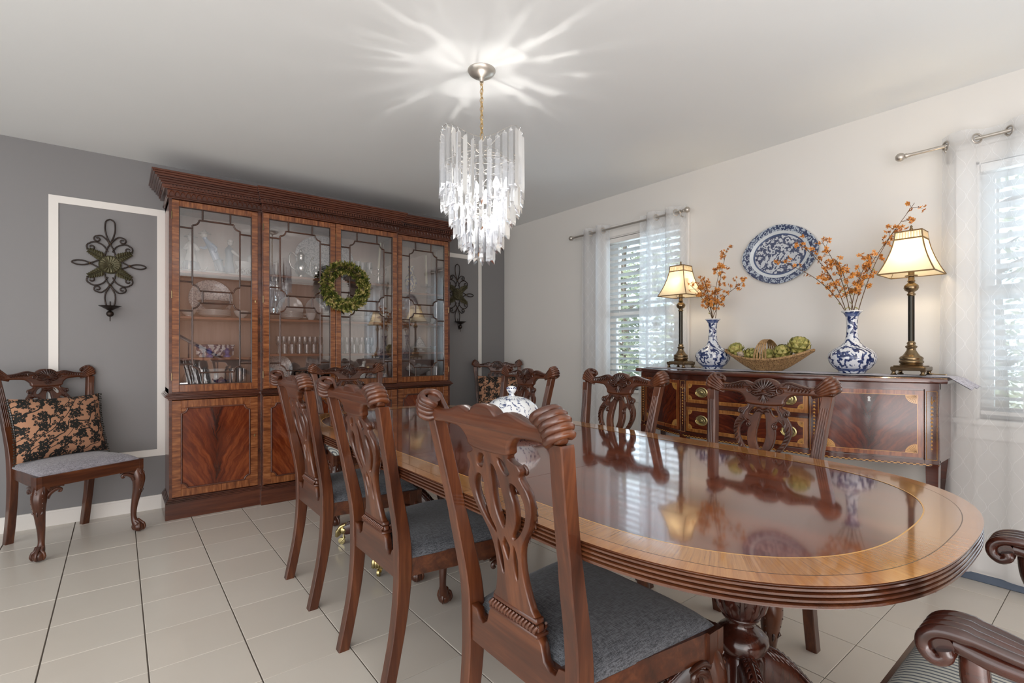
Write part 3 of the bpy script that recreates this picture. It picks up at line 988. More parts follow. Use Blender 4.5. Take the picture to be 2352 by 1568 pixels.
    h7 = [(.028,.694),(.036,.672),(.034,.642),(.027,.612),(.021,.618),(.019,.645),(.022,.672)]
    mir = lambda q: [(-x, z) for x, z in q[::-1]]
    me = curve_poly([ol, h1, mir(h1), h3, h4, mir(h4), h6, h7, mir(h7)], .020, .002, 3, 0)
    sy = lambda z: -.209 - .12*(z-.54) - .20*(z-.54)**2
    b = MB().add([Vector((v.co.x*S_, sy(v.co.y)+v.co.z, v.co.y)) for v in me.vertices], [tuple(p.vertices) for p in me.polygons])
    sp = b.obj('splat', wd, root, ang=50)
    cv = MB()
    F = lambda x, z, o=.011: (x*S_, sy(z)+o, z)
    for sg in (-1, 1):
        cv.tube([F(x,z,.012) for x, _, z in [(q[0],0,q[2]) for q in spiral((sg*.090,.876), .011, .002, radians(90), -sg*1.5, 16)]], [.0042,.003], 6)
        cv.tube([F(x,z,.012) for x, _, z in [(q[0],0,q[2]) for q in spiral((sg*.054,.826), .011, .002, radians(80), sg*1.5, 16)]], [.0042,.003], 6)
        arc = catmull([(sg*.060,.846,0),(sg*.082,.844,0),(sg*.099,.820,0),(sg*.102,.79,0),(sg*.092,.760,0),(sg*.072,.732,0),(sg*.055,.706,0)], 4)
        for i in range(2, len(arc)-1, 2):
            x, z = arc[i][0], arc[i][1]; tx, tz = arc[i+1][0]-arc[i-1][0], arc[i+1][1]-arc[i-1][1]
            l_ = max(1e-6, sqrt(tx*tx+tz*tz)); tx, tz = tx/l_, tz/l_; nx, nz = -tz, tx
            cv.tube([F(x-nx*.008-tx*.008, z-nz*.008-tz*.008), F(x, z, .013), F(x+nx*.008+tx*.010, z+nz*.008+tz*.010)], [.002,.0038,.0015], 5)
        cv.tube([F(sg*.058,.905), F(sg*.060,.893,.013), F(sg*.072,.878,.012), F(sg*.078,.862)], [.003,.0045,.003], 5)
        cv.tube([F(0,.888,.012), F(sg*.016,.896,.014), F(sg*.030,.890,.013), F(sg*.036,.878,.011)], [.004,.004,.002], 5)
        cv.tube([F(0,.876,.012), F(sg*.014,.884,.014), F(sg*.024,.878,.012)], [.004,.003,.002], 5)
    cv.obj('strap_carving', M['carve'], sp, kind='stuff')
    # --- seat frame
    ins = .018
    b = MB()
    def rail(p, q, z0, z1, th=.022):
        d = Vector((q[0]-p[0], q[1]-p[1], 0)); n_ = Vector((-d.y, d.x, 0)).normalized()*th
        vs = []
        for z in (z0, z1):
            vs += [(p[0],p[1],z),(q[0],q[1],z),(q[0]+n_.x,q[1]+n_.y,z),(p[0]+n_.x,p[1]+n_.y,z)]
        b.add(vs, [(0,3,2,1),(4,5,6,7),(0,1,5,4),(1,2,6,5),(2,3,7,6),(3,0,4,7)])
    rail((fw,FY),(-fw,FY), .388, .452, .024)
    rail((-fw,FY-.001),(-rw+.012,RY-.01), .388, .452, .024)
    rail((rw-.012,RY-.01),(fw,FY-.001), .388, .452, .024)
    rail((-rw+.02,-.205),(rw-.02,-.205), .385, .452, .024)
    b.obj('seat_frame', M['chairx'], root, smooth=False)
    # rear rail with its dip beside the posts
    rr = [(-.172,.385),(.172,.385),(.172,.476),(.150,.472),(.140,.452),(.122,.449),(.104,.462),(.096,.492),(.086,.505),(-.086,.505),(-.096,.492),(-.104,.462),(-.122,.449),(-.140,.452),(-.150,.472),(-.172,.476)]
    me = curve_poly([[(x*S_,z) for x, z in rr]], .024, .0015, 1, 0)
    MB().add([Vector((v.co.x, -.207+v.co.z, v.co.y)) for v in me.vertices], [tuple(p.vertices) for p in me.polygons]).obj('rear_rail', M['chairx'], root, ang=50)
    s_ = MB().cbox(-.088*S_, .088*S_, -.225, -.188, .503, .512, .002).cbox(-.080*S_, .080*S_, -.219, -.194, .528, .542, .003)
    s_.cbox(-.083*S_, .083*S_, -.216, -.197, .512, .528, .002)
    for k in range(15):
        x = (-.080 + .0114*k)*S_
        s_.tube([(x-.003,-.222,.512),(x,-.226,.520),(x+.005,-.219,.529)], [.003,.0052,.0035], 6)
        s_.tube([(x-.003,-.192,.512),(x,-.188,.520),(x+.005,-.194,.529)], [.003,.0052,.0035], 6)
    s_.obj('gadrooned_shoe', M['carve'], root)
    # --- upholstered slip seat
    def pad(u, v):
        a = sin(pi/2*(u*2-1)); c = sin(pi/2*(v*2-1)); v = (c+1)/2
        y = (FY-.012+.0)*(v) + (RY+.012)*(1-v)
        hw = (fw-.014)*v + (rw-.002)*(1-v)
        ex = .96
        k = 1
        rx, ry = abs(a), abs(c)
        d = (max(rx, ry))
        rr_ = (rx**6 + ry**6)**(1/6.)
        f = d/rr_ if rr_ > 1e-6 else 1
        e = max(0, 1-rr_*0+0)
        h = .450 + .050*max(0,1-rx**4)**.42*max(0,1-ry**4)**.42
        return (a*hw*(.985+.015*f), y, h)
    sb = MB().grid(pad, 22, 20)
    sb.grid(lambda u, v: (pad(u,v)[0], pad(u,v)[1], .449), 2, 2)
    sb.obj('seat', M[fab], root, ang=80)
    # --- cabriole front legs with ball-and-claw feet
    for sg in (-1, 1):
        cx, cy = sg*(fw-.030), FY-.030
        dx, dy = sg*.7071, .7071
        P = lambda d, z: (cx+dx*d, cy+dy*d, z)
        path = catmull([P(.0,.40), P(.010,.365), P(.018,.325), P(.012,.265), P(.000,.20), P(-.008,.14), P(-.008,.09), P(.000,.062), P(.008,.045)], 4)
        prr = catmull([(.029,0,0),(.034,0,0),(.034,0,0),(.026,0,0),(.0205,0,0),(.0165,0,0),(.0150,0,0),(.020,0,0),(.022,0,0)], 4)
        lg = MB().tube(path, [q[0] for q in prr], 12, up=(dx,dy,0))
        lg.box(cx-.029, cx+.029, cy-.029, cy+.029, .380, .452)
        fc = P(.018,.030)
        lg.sph(fc, .0295, 14, 10)
        lo = lg.obj('front_leg', wd, root)
        cl = MB()
        ba = atan2(dy, dx)
        for k, da in enumerate((-70, 0, 70, 180)):
            a = ba + radians(da)
            r3 = .0315
            pts = [(fc[0]-dx*.016+cos(a)*.012, fc[1]-dy*.016+sin(a)*.012, .072)]
            for th in (62, 38, 12, -14, -42):
                pts.append((fc[0]+cos(a)*cos(radians(th))*r3, fc[1]+sin(a)*cos(radians(th))*r3, fc[2]+sin(radians(th))*r3))
            cl.tube(catmull(pts, 2), [.011,.010,.0085,.0075,.0085,.0070,.0065,.0075,.006,.005,.003], 7)
        cl.obj('claw', wd, lo)
        kn = MB()
        for q, sgn in enumerate((-1, 0, 1)):   # acanthus carved on the knee
            for j in range(5):
                zt = .378 - j*.026
                nx, ny = -dy*sgn, dx*sgn
                rad = .034 if zt > .3 else .028
                o1 = rad*.72 if sgn else rad
                bx, by = cx+dx*(o1+.008)+nx*rad*.62*1, cy+dy*(o1+.008)+ny*rad*.62
                kn.tube([(bx-dx*.004, by-dy*.004, zt), (bx+dx*.003+nx*.004, by+dy*.003+ny*.004, zt-.012), (bx-dx*.003-nx*.010, by-dy*.003-ny*.010, zt-.032)], [.0025,.0048,.002], 6)
        for ax in ((-sg, 0), (0, -1)):         # scrolled brackets under the rails
            bx, by = cx + (-sg*.0 if ax[0] else sg*.018), cy + (.018 if ax[0] else 0)
            Q = lambda s2, z: (bx+ax[0]*s2, by+ax[1]*s2, z)
            kn.tube(catmull([Q(.018,.330), Q(.030,.352), Q(.050,.366), Q(.068,.372), Q(.082,.366), Q(.080,.354), Q(.070,.357)], 3), [.013,.015,.013,.010,.009,.0085,.006,.005], 7)
            kn.tube(catmull([Q(.020,.372), Q(.045,.384), Q(.075,.386), Q(.095,.382)], 3), [.012,.010,.007,.004], 6)
            for s2 in (.030,.045,.060):
                kn.tube([Q(s2,.384), Q(s2+.008,.372), Q(s2+.002,.360)], [.003,.006,.003], 5)
        kn.obj('knee_carving', M['carve'], lo, kind='stuff')
    # --- arms
    if arm:
        for sg in (-1, 1):
            b = MB(); o = catmull([(sg*.224,-.235,.665),(sg*.258,-.15,.672),(sg*.288,-.05,.668),(sg*.296,.03,.672),(sg*.292,.08,.682)], 5)
            rg = []
            for i, p in enumerate(o):
                t_ = i/(len(o)-1); w = .015+.014*t_; h = .014+.002*t_
                rg.append([(p[0]+a_*w, p[1], p[2]+b_*h) for a_, b_ in ((-1,-.5),(-.6,-1),(.6,-1),(1,-.5),(1,.4),(.5,.95),(-.5,.95),(-1,.4))])
            b.loft(rg)
            ao = b.obj('arm', M['armwood'], root)
            sc = MB()
            for q in range(4):                 # reeded roll at the end of the arm
                xo = sg*.292 + (q-1.5)*.0215
                pts = catmull([(sg*.290+(q-1.5)*.007,-.05,.680),(sg*.291+(q-1.5)*.018,.01,.692),(xo,.065,.701),(xo,.098,.697),(xo,.114,.682),(xo,.113,.664),(xo,.100,.654),(xo,.088,.661),(xo,.090,.672)], 5)
                sc.tube(pts, [.004]+[.0085]*9+[.0108]*31, 12)
            sc.tube([(sg*.292-.030,.094,.676),(sg*.292+.030,.094,.676)], .016, 12)
            sc.obj('scroll', M['armwood'], ao)
            su = catmull([(sg*.262,-.02,.42),(sg*.274,-.015,.50),(sg*.296,.03,.57),(sg*.300,.055,.62),(sg*.296,.06,.672)], 5)
            MB().tube(su, [.021,.018,.016,.014,.018], 10).obj('arm_support', M['armwood'], root)
    return root

chB = make_chair(False, 'fdark', 'dining chair seen from behind that stands closest to the china cabinet doors', 'chair', (.925,2.43,0), radians(-90), 'side chairs with charcoal seats')
copy_tree(chB, (.925,1.68,0), radians(-90), 'middle dining chair in the row seen from behind, charcoal seat tucked under the table')
copy_tree(chB, (.932,.895,0), radians(-90), 'largest foremost dining chair seen from behind with pierced splat and charcoal seat')
copy_tree(chB, (1.76,2.43,0), radians(90), 'carved chair across the table directly behind the covered tureen')
copy_tree(chB, (1.72,1.64,0), radians(90), 'carved chair across the table in front of the narrow window and curtain')
copy_tree(chB, (1.79,.948,0), radians(90), 'carved chair across the table in front of the sideboard drawers')
chA = make_chair(False, 'flight', 'carved mahogany chair with pale grey seat angled against the grey wall under the left sconce', 'chair', (-.218,3.95,0), radians(-152.2), 'spare chairs by the grey wall')
copy_tree(chA, (2.926,3.898,0), radians(146.6), 'carved chair holding a damask cushion in the far room corner')
chE = make_chair(True, 'stripe', 'carved mahogany armchair at the head of the table in front of the china cabinet', 'armchair', (1.36,3.42,0), radians(180), 'striped armchairs at the table ends')
copy_tree(chE, (1.315,.095,0), 0, 'mahogany armchair at the rounded near end with striped seat and scrolled arms')

# cushions
def cushion(loc, rz, tilt, w, h, label):
    r = thing('cushion', label, 'cushion', loc, rz, 'damask cushions')
    r.rotation_euler = (radians(tilt), 0, rz)
    def side(sg):
        def fn(u, v):
            a, c = u*2-1, v*2-1
            e = (1-abs(a)**2.6)*(1-abs(c)**2.6)
            px = a*w*(1-.07*(1-abs(a)**2)*0 - .06*(1-c*c)*abs(a)); pz = c*h*(1-.07*(1-a*a)*abs(c))
            return (px, sg*(.004+.070*max(0,e)**.55), h+pz)
        return fn
    b = MB(); b.grid(side(1), 20, 16); b.grid(side(-1), 20, 16)
    b.obj('cover', M['damask'], r, ang=80)
    f = MB()
    rnd = random.Random(3)
    per = []
    for k in range(26): 
        v = k/25*2-1
        per += [(w*(1-.06*(1-v*v))*1.0, h+v*h), (-w*(1-.06*(1-v*v)), h+v*h)]
    for x, z in per:
        sg = 1 if x > 0 else -1
        f.tube([(x-sg*.004,0,z),(x+sg*.010,rnd.uniform(-.004,.004),z-.006)], [.003,.002], 5)
        f.sph((x+sg*.010,rnd.uniform(-.004,.004),z-.009+rnd.uniform(-.003,.003)), rnd.uniform(.0035,.0055), 6, 5)
    f.obj('tassel_fringe', plain('fringe_dark'+str(rz)[:3], lin(44,42,34), .8), r, kind='stuff')
    return r
def local(root, p):
    a = root.rotation_euler.z
    return (root.location.x + p[0]*cos(a) - p[1]*sin(a), root.location.y + p[0]*sin(a) + p[1]*cos(a), p[2])
pA = local(chA, (.012,-.050,.492))
cushion(pA, radians(-152.2), 15, .222, .185, 'black and tan damask cushion with tassel fringe leaning in the chair below the left sconce')
chJ = [o for o in bpy.data.objects if o.parent is None and 'far room corner' in o.get('label','')][0]
cushion(local(chJ, (-.0,-.055,.492)), radians(146.6), 14, .205, .195, 'black and tan damask cushion propped in the corner chair beside the white wall')

# stair railing of the hall behind the viewpoint (seen mirrored in the cabinet glass)
sr = thing('stair_railing', 'dark diagonal stair railing mirrored in the left cabinet door glass', 'railing', (1.2, YB+.30, 0))
b = MB()
for k in range(9):
    x = -.9+.22*k; z = .55+(.9-x)*.62
    b.box(x-.012, x+.012, -.012, .012, 0, z)
b.obj('balusters', M['armwood'], sr, smooth=False)
MB().tube([(-1.0,0,.55+1.9*.62+.03),(.95,0,.55-.05*.62+.03)], .030, 8).obj('handrail', M['armwood'], sr)

# ================================================================ china cabinet
CX0, CX1, CB0, CB1 = .262, 2.432, .822, 1.892   # overall, and centre (breakfront) section
YS, YC = 4.005, 3.975                            # front planes: side wings, centre
cab = thing('china_cabinet', 'tall mahogany breakfront china cabinet with glazed lattice doors on the grey wall', 'cabinet', (0, 0, 0))
cab.location = (CX0, YS, 0)
OX, OY = CX0, YS
def cobj(b, name, mats, parent=cab, **kw):
    """geometry given in room coordinates, stored relative to the cabinet base"""
    b.v = [(x-OX, y-OY, z) for x, y, z in b.v]
    return b.obj(name, mats, parent, **kw)
secs = [(CX0, CB0, YS), (CB0, CB1, YC), (CB1, CX1, YS)]
YBK = YW-.002
def steps(prof, name, mat, x0=CX0, x1=CX1, side=True):
    """moulding: list of (z0, z1, projection) laid across all three sections"""
    b = MB()
    for k, (a, c, y) in enumerate(secs):
        for z0, z1, p in prof:
            xa = a - (p if (k == 0 or k == 1) else -p if k == 2 else 0)
            xb = c + (p if (k == 2 or k == 1) else -p if k == 0 else 0)
            if k == 0: xa, xb = a-p, c
            if k == 2: xa, xb = a, c+p
            if k == 1: xa, xb = a-p*.5, c+p*.5
            b.cbox(xa, xb, y-p, YBK, z0, z1, min(.002, (z1-z0)*.3))
    return cobj(b, name, mat, smooth=False)
steps([(0, .110, .022), (.110, .118, .018), (.118, .127, .012), (.127, .135, .005)], 'plinth', M['cabdark'])
steps([(.795, .805, .006), (.805, .813, .014), (.813, .824, .024), (.824, .832, .016), (.832, .840, .008)], 'waist_moulding', M['cabdark'])
steps([(2.140, 2.150, .010), (2.150, 2.156, .016), (2.198, 2.206, .030), (2.226, 2.236, .046), (2.236, 2.250, .056), (2.250, 2.262, .066), (2.262, 2.276, .080), (2.276, 2.288, .090), (2.288, 2.300, .097), (2.156, 2.198, .008), (2.206, 2.226, .026)], 'cornice', M['cabdark'])
# dentils and arcaded drops
b = MB(); a2 = MB()
for k, (xa, xc, y) in enumerate(secs):
    n = int((xc-xa)/.0195)
    for i in range(n+ (1 if k != 1 else 2)):
        x = xa + (i+.5)*(xc-xa)/n
        if x > xc+.03: break
        b.box(x-.0062, x+.0062, y-.038, y-.024, 2.207, 2.225)
    n = int((xc-xa)/.030)
    for i in range(n):
        x = xa + (i+.5)*(xc-xa)/n
        w = (xc-xa)/n
        pts = [(x-w*.5, y-.019, 2.162)] + [(x-w*.5*cos(pi*t/8)*.98, y-.016, 2.166+.024*sin(pi*t/8)) for t in range(1, 8)] + [(x+w*.5, y-.019, 2.162)]
        a2.tube(pts, .0028, 5)
        a2.sph((x-w*.5, y-.012, 2.160), .0048, 6, 5)
for i in range(14):
    yy = YS-.02+.36*i/14
    b.box(CX0-.038, CX0-.024, yy, yy+.012, 2.207, 2.225); b.box(CX1+.024, CX1+.038, yy, yy+.012, 2.207, 2.225)
cobj(b, 'dentil_course', M['cabdark'], smooth=False, kind='stuff')
cobj(a2, 'arcaded_drops', M['cabdark'], kind='stuff')
# carcass
b = MB()
for x in (CX0, CB0-.012, CB1-.006, CX1-.018):
    b.box(x, x+.018, YS+.022, YBK, .13, 2.145)
b.box(CX0, CX1, YS+.022, YBK, .84, .866); b.box(CX0, CX1, YS+.022, YBK, 2.11, 2.15); b.box(CX0, CX1, YS+.022, YBK, .12, .14)
cobj(b, 'carcass', M['cabz'], smooth=False)
cobj(MB().box(CX0+.01, CX1-.01, YBK-.012, YBK, .13, 2.12), 'back_panel', M['cabin'], smooth=False)
for nm_, (xa, xb), zs in (('l', (CX0+.018, CB0-.012), (1.362, 1.075, 1.675)), ('c', (CB0+.006, CB1-.006), (1.366, 1.10, 1.70)), ('r', (CB1+.012, CX1-.018), (1.372, 1.11, 1.648))):
    for z in zs:
        cobj(MB().cbox(xa, xb, YS+.05, YBK-.013, z-.018, z, .002), 'shelf', M['shelf'], smooth=False)
doors = [(.279, .800, YS), (.830, 1.355, YC), (1.359, 1.884, YC), (1.906, 2.414, YS)]
for a_, c_, y_ in [(.262,.279,YS), (.800,.822,YS), (.822,.830,YC), (1.884,1.892,YC), (1.892,1.906,YS), (2.414,2.432,YS)]:
    cobj(MB().box(a_, c_, y_+.002, y_+.022, .135, .795).box(a_, c_, y_+.002, y_+.022, .840, 2.140), 'face_frame', M['cabdark'], smooth=False)

def qarc(cx, cz, r, a0, a1, y, n=6):
    return [(cx+r*cos(a0+(a1-a0)*i/n), y, cz+r*sin(a0+(a1-a0)*i/n)) for i in range(n+1)]

def glazed(x0, x1, y, keyside):
    z0, z1 = .846, 2.136; st = .040; y0, y1 = y, y+.020
    b = MB()
    b.cbox(x0, x0+st, y0, y1, z0, z1, .002, 0).cbox(x1-st, x1, y0, y1, z0, z1, .002, 0)
    b.cbox(x0+st, x1-st, y0, y1, z0, z0+st+.008, .002, 1).cbox(x0+st, x1-st, y0, y1, z1-st, z1, .002, 1)
    d = cobj(b, 'door', [M['stile'], M['rail']], smooth=False)
    xa, xb, za, zb = x0+st, x1-st, z0+st+.008, z1-st
    b = MB(); bb_ = .006
    for p, q in (((xa,za),(xb,za)),((xb,za),(xb,zb)),((xb,zb),(xa,zb)),((xa,zb),(xa,za))):
        b.tube([(p[0],y0+.004,p[1]),(q[0],y0+.004,q[1])], .0042, 6)
    cobj(b, 'door_bead', M['lattice'], d)
    # lattice
    H_ = zb-za
    ins = .076 if (xb-xa) > .40 else .074
    L_, R_ = xa+ins, xb-ins
    zt, zm1, zm0, zl = za+H_*.938, za+H_*.534, za+H_*.466, za+H_*.066
    r = .040
    Y = y0+.008; b = MB(); W_ = .0055
    for (lo, hi) in ((zm1, zt), (zl, zm0)):
        loop = []
        loop += qarc(R_, hi, r, pi, 1.5*pi, Y)           # top right scoop
        loop += qarc(R_, lo, r, .5*pi, pi, Y)
        loop += qarc(L_, lo, r, 0, .5*pi, Y)
        loop += qarc(L_, hi, r, 1.5*pi, 2*pi, Y)
        loop.append(loop[0])
        P = loop
        for i in range(len(P)-1):
            b.tube([P[i], P[i+1]], W_, 6)
    v1, v2 = L_+.060, R_-.060
    for x in (v1, v2):
        for lo, hi in ((zt, zb), (zm0, zm1), (za, zl)):
            b.tube([(x,Y,lo),(x,Y,hi)], W_, 6)
    hz = [za+H_*.887, za+H_*.582, za+H_*.418, za+H_*.115]
    for z in hz:
        b.tube([(xa,Y,z),(L_,Y,z)], W_, 6); b.tube([(R_,Y,z),(xb,Y,z)], W_, 6)
    cobj(b, 'lattice', M['lattice'], d)
    # one pane of glass per opening of the lattice
    zz = [za] + hz[::-1] + [zb]; g = .0004
    cells = []
    for i in range(5):
        cells.append((xa, L_, zz[i], zz[i+1])); cells.append((R_, xb, zz[i], zz[i+1]))
    cells += [(L_, R_, zm1, zt), (L_, R_, zl, zm0)]
    for lo, hi in ((zt, zb), (zm0, zm1), (za, zl)):
        cells += [(L_, v1, lo, hi), (v1, v2, lo, hi), (v2, R_, lo, hi)]
    for c in cells:
        cobj(MB().box(c[0]+g, c[1]-g, y0+.010, y0+.013, c[2]+g, c[3]-g), 'pane', M['glass'], d, smooth=False)
    if keyside is not None:
        kx = x1-.018 if keyside > 0 else x0+.018
        cobj(MB().cbox(kx-.004, kx+.004, y0-.001, y0+.003, 1.475, 1.492, .001), 'keyhole', M['brass'], d, smooth=False)
    hx = x0-.001 if keyside != -1 else x1+.001
    b = MB()
    for z in (.95, 1.50, 2.03):
        b.tube([(hx, y0-.001, z-.025), (hx, y0-.001, z+.025)], .004, 6)
    cobj(b, 'hinge', M['abrass'], d)
    return d
def panelled(x0, x1, y, keyside):
    z0, z1 = .142, .790; y0, y1 = y, y+.020; m = .052
    b = MB()
    b.cbox(x0, x0+m, y0, y1, z0, z1, .002, 0).cbox(x1-m, x1, y0, y1, z0, z1, .002, 0)
    b.cbox(x0+m, x1-m, y0, y1, z0, z0+m, .002, 1).cbox(x0+m, x1-m, y0, y1, z1-m, z1, .002, 1)
    d = cobj(b, 'door', [M['stile'], M['rail']], smooth=False)
    xa, xb, za, zb = x0+m, x1-m, z0+m, z1-m
    yy = y0+.0015
    vs = [(xa,yy,za),(xb,yy,za),(xb,yy,zb),(xa,yy,zb)]
    f = MB().add(vs, [(0,1,2,3)], 0, None, [(0,0),(1,0),(1,1),(0,1)])
    f.box(xa, xb, yy+.0005, yy+.012, za, zb)
    cobj(f, 'flame_panel', M['flame'], d, smooth=False, recalc=False)
    r = .034; e = .002; b = MB()
    A, B, Cc, D = xa+e, xb-e, za+e, zb-e
    Y = y0-.0005
    loop = qarc(B, D, r, pi, 1.5*pi, Y) + qarc(B, Cc, r, .5*pi, pi, Y) + qarc(A, Cc, r, 0, .5*pi, Y) + qarc(A, D, r, 1.5*pi, 2*pi, Y)
    loop.append(loop[0])
    for i in range(len(loop)-1):
        b.tube([loop[i], loop[i+1]], .0058, 6)
    cobj(b, 'panel_moulding', M['cabdark'], d)
    # veneer spandrels in the four scooped corners
    s = MB()
    for cx, cz, a0 in ((B, D, pi), (B, Cc, .5*pi), (A, Cc, 0), (A, D, 1.5*pi)):
        arc = qarc(cx, cz, r, a0, a0+.5*pi, yy-.0006)
        s.add([(cx, yy-.0006, cz)] + arc, [(0, i+1, i+2) for i in range(len(arc)-1)])
    cobj(s, 'spandrel', M['stile'], d, smooth=False, kind='stuff')
    kx = x1-.022 if keyside > 0 else x0+.022
    cobj(MB().cbox(kx-.004, kx+.004, y0-.001, y0+.003, .50, .517, .001), 'keyhole', M['brass'], d, smooth=False)
for (x0, x1, y), ks in zip(doors, (1, 1, -1, -1)):
    glazed(x0, x1, y, ks if (x0 < .5 or x0 > 1.9) else None)
    panelled(x0, x1, y, ks)

# ================================================================ china, glass and figures inside
ZL = (.868, 1.077, 1.364, 1.677); ZC = (.868, 1.102, 1.368, 1.702); ZR = (.868, 1.112, 1.374, 1.650)
YI = 4.17
def plate(x, z, r, label, grp=None, mat='china', y=YW-.045, lean=10, sx=1, sz=1, depth=.018):
    o = thing('display_plate', label, 'plate', (x, y-.035, z), 0, grp)
    prof = [(.002,0),(r*.60,.0),(r*.64,.004),(r*.68,.010),(r*.98,depth),(r,depth+.001),(r*.985,depth+.004),(r*.68,.014),(r*.6,.005),(.002,.004)]
    T = Matrix.Translation((0, 0, r*sz)) @ Matrix.Rotation(radians(90-lean), 4, 'X')
    MB().lathe(prof, 36, sx=sx, sy=sz, M=T).obj('dish', M[mat], o)
    return o
def stack(x, z, r, n, label, y=YI, grp='stacked white plates'):
    for k in range(n):
        o = thing('dinner_plate', label, 'plate', (x, y, z+.0068*k), 0, grp)
        MB().lathe([(.002,.001),(r*.6,.001),(r*.66,.003),(r,.016),(r*1.0,.018),(r*.66,.0055),(.002,.004)], 28).obj('dish', M['china'], o)
def bowl(x, z, r, h, label, y=YI, mat='china', foot=.4):
    o = thing('bowl', label, 'bowl', (x, y, z))
    MB().lathe([(.002,0),(r*foot,0),(r*foot,.008),(r*.72,h*.35),(r*.95,h*.8),(r,h),(r*.96,h),(r*.7,h*.4),(.002,.014)], 28).obj('body', M[mat], o)
    return o
def goblet(x, z, y, label, grp, h=.115, r=.028, kind=0):
    me = _ch.get(('gob', kind, h, r))
    o = thing('goblet' if kind == 0 else 'tumbler', label, 'glass', (x, y, z), 0, grp)
    if me is None:
        b = MB()
        if kind == 0: b.lathe([(.002,0),(r*.95,.001),(r*.95,.003),(.006,.008),(.005,h*.40),(.008,h*.45),(r*.8,h*.56),(r,h*.74),(r*.9,h),(r*.84,h),(r*.92,h*.76),(.004,h*.50)], 14, lobes=7, lob=.03)
        else: b.lathe([(.002,0),(r*.85,0),(r*.9,h*.4),(r,h),(r*.94,h),(r*.82,.008),(.002,.008)], 14, lobes=7, lob=.03)
        me = b.mesh('glass_body', M['crystal']); _ch[('gob', kind, h, r)] = me
    link('body', me, o)

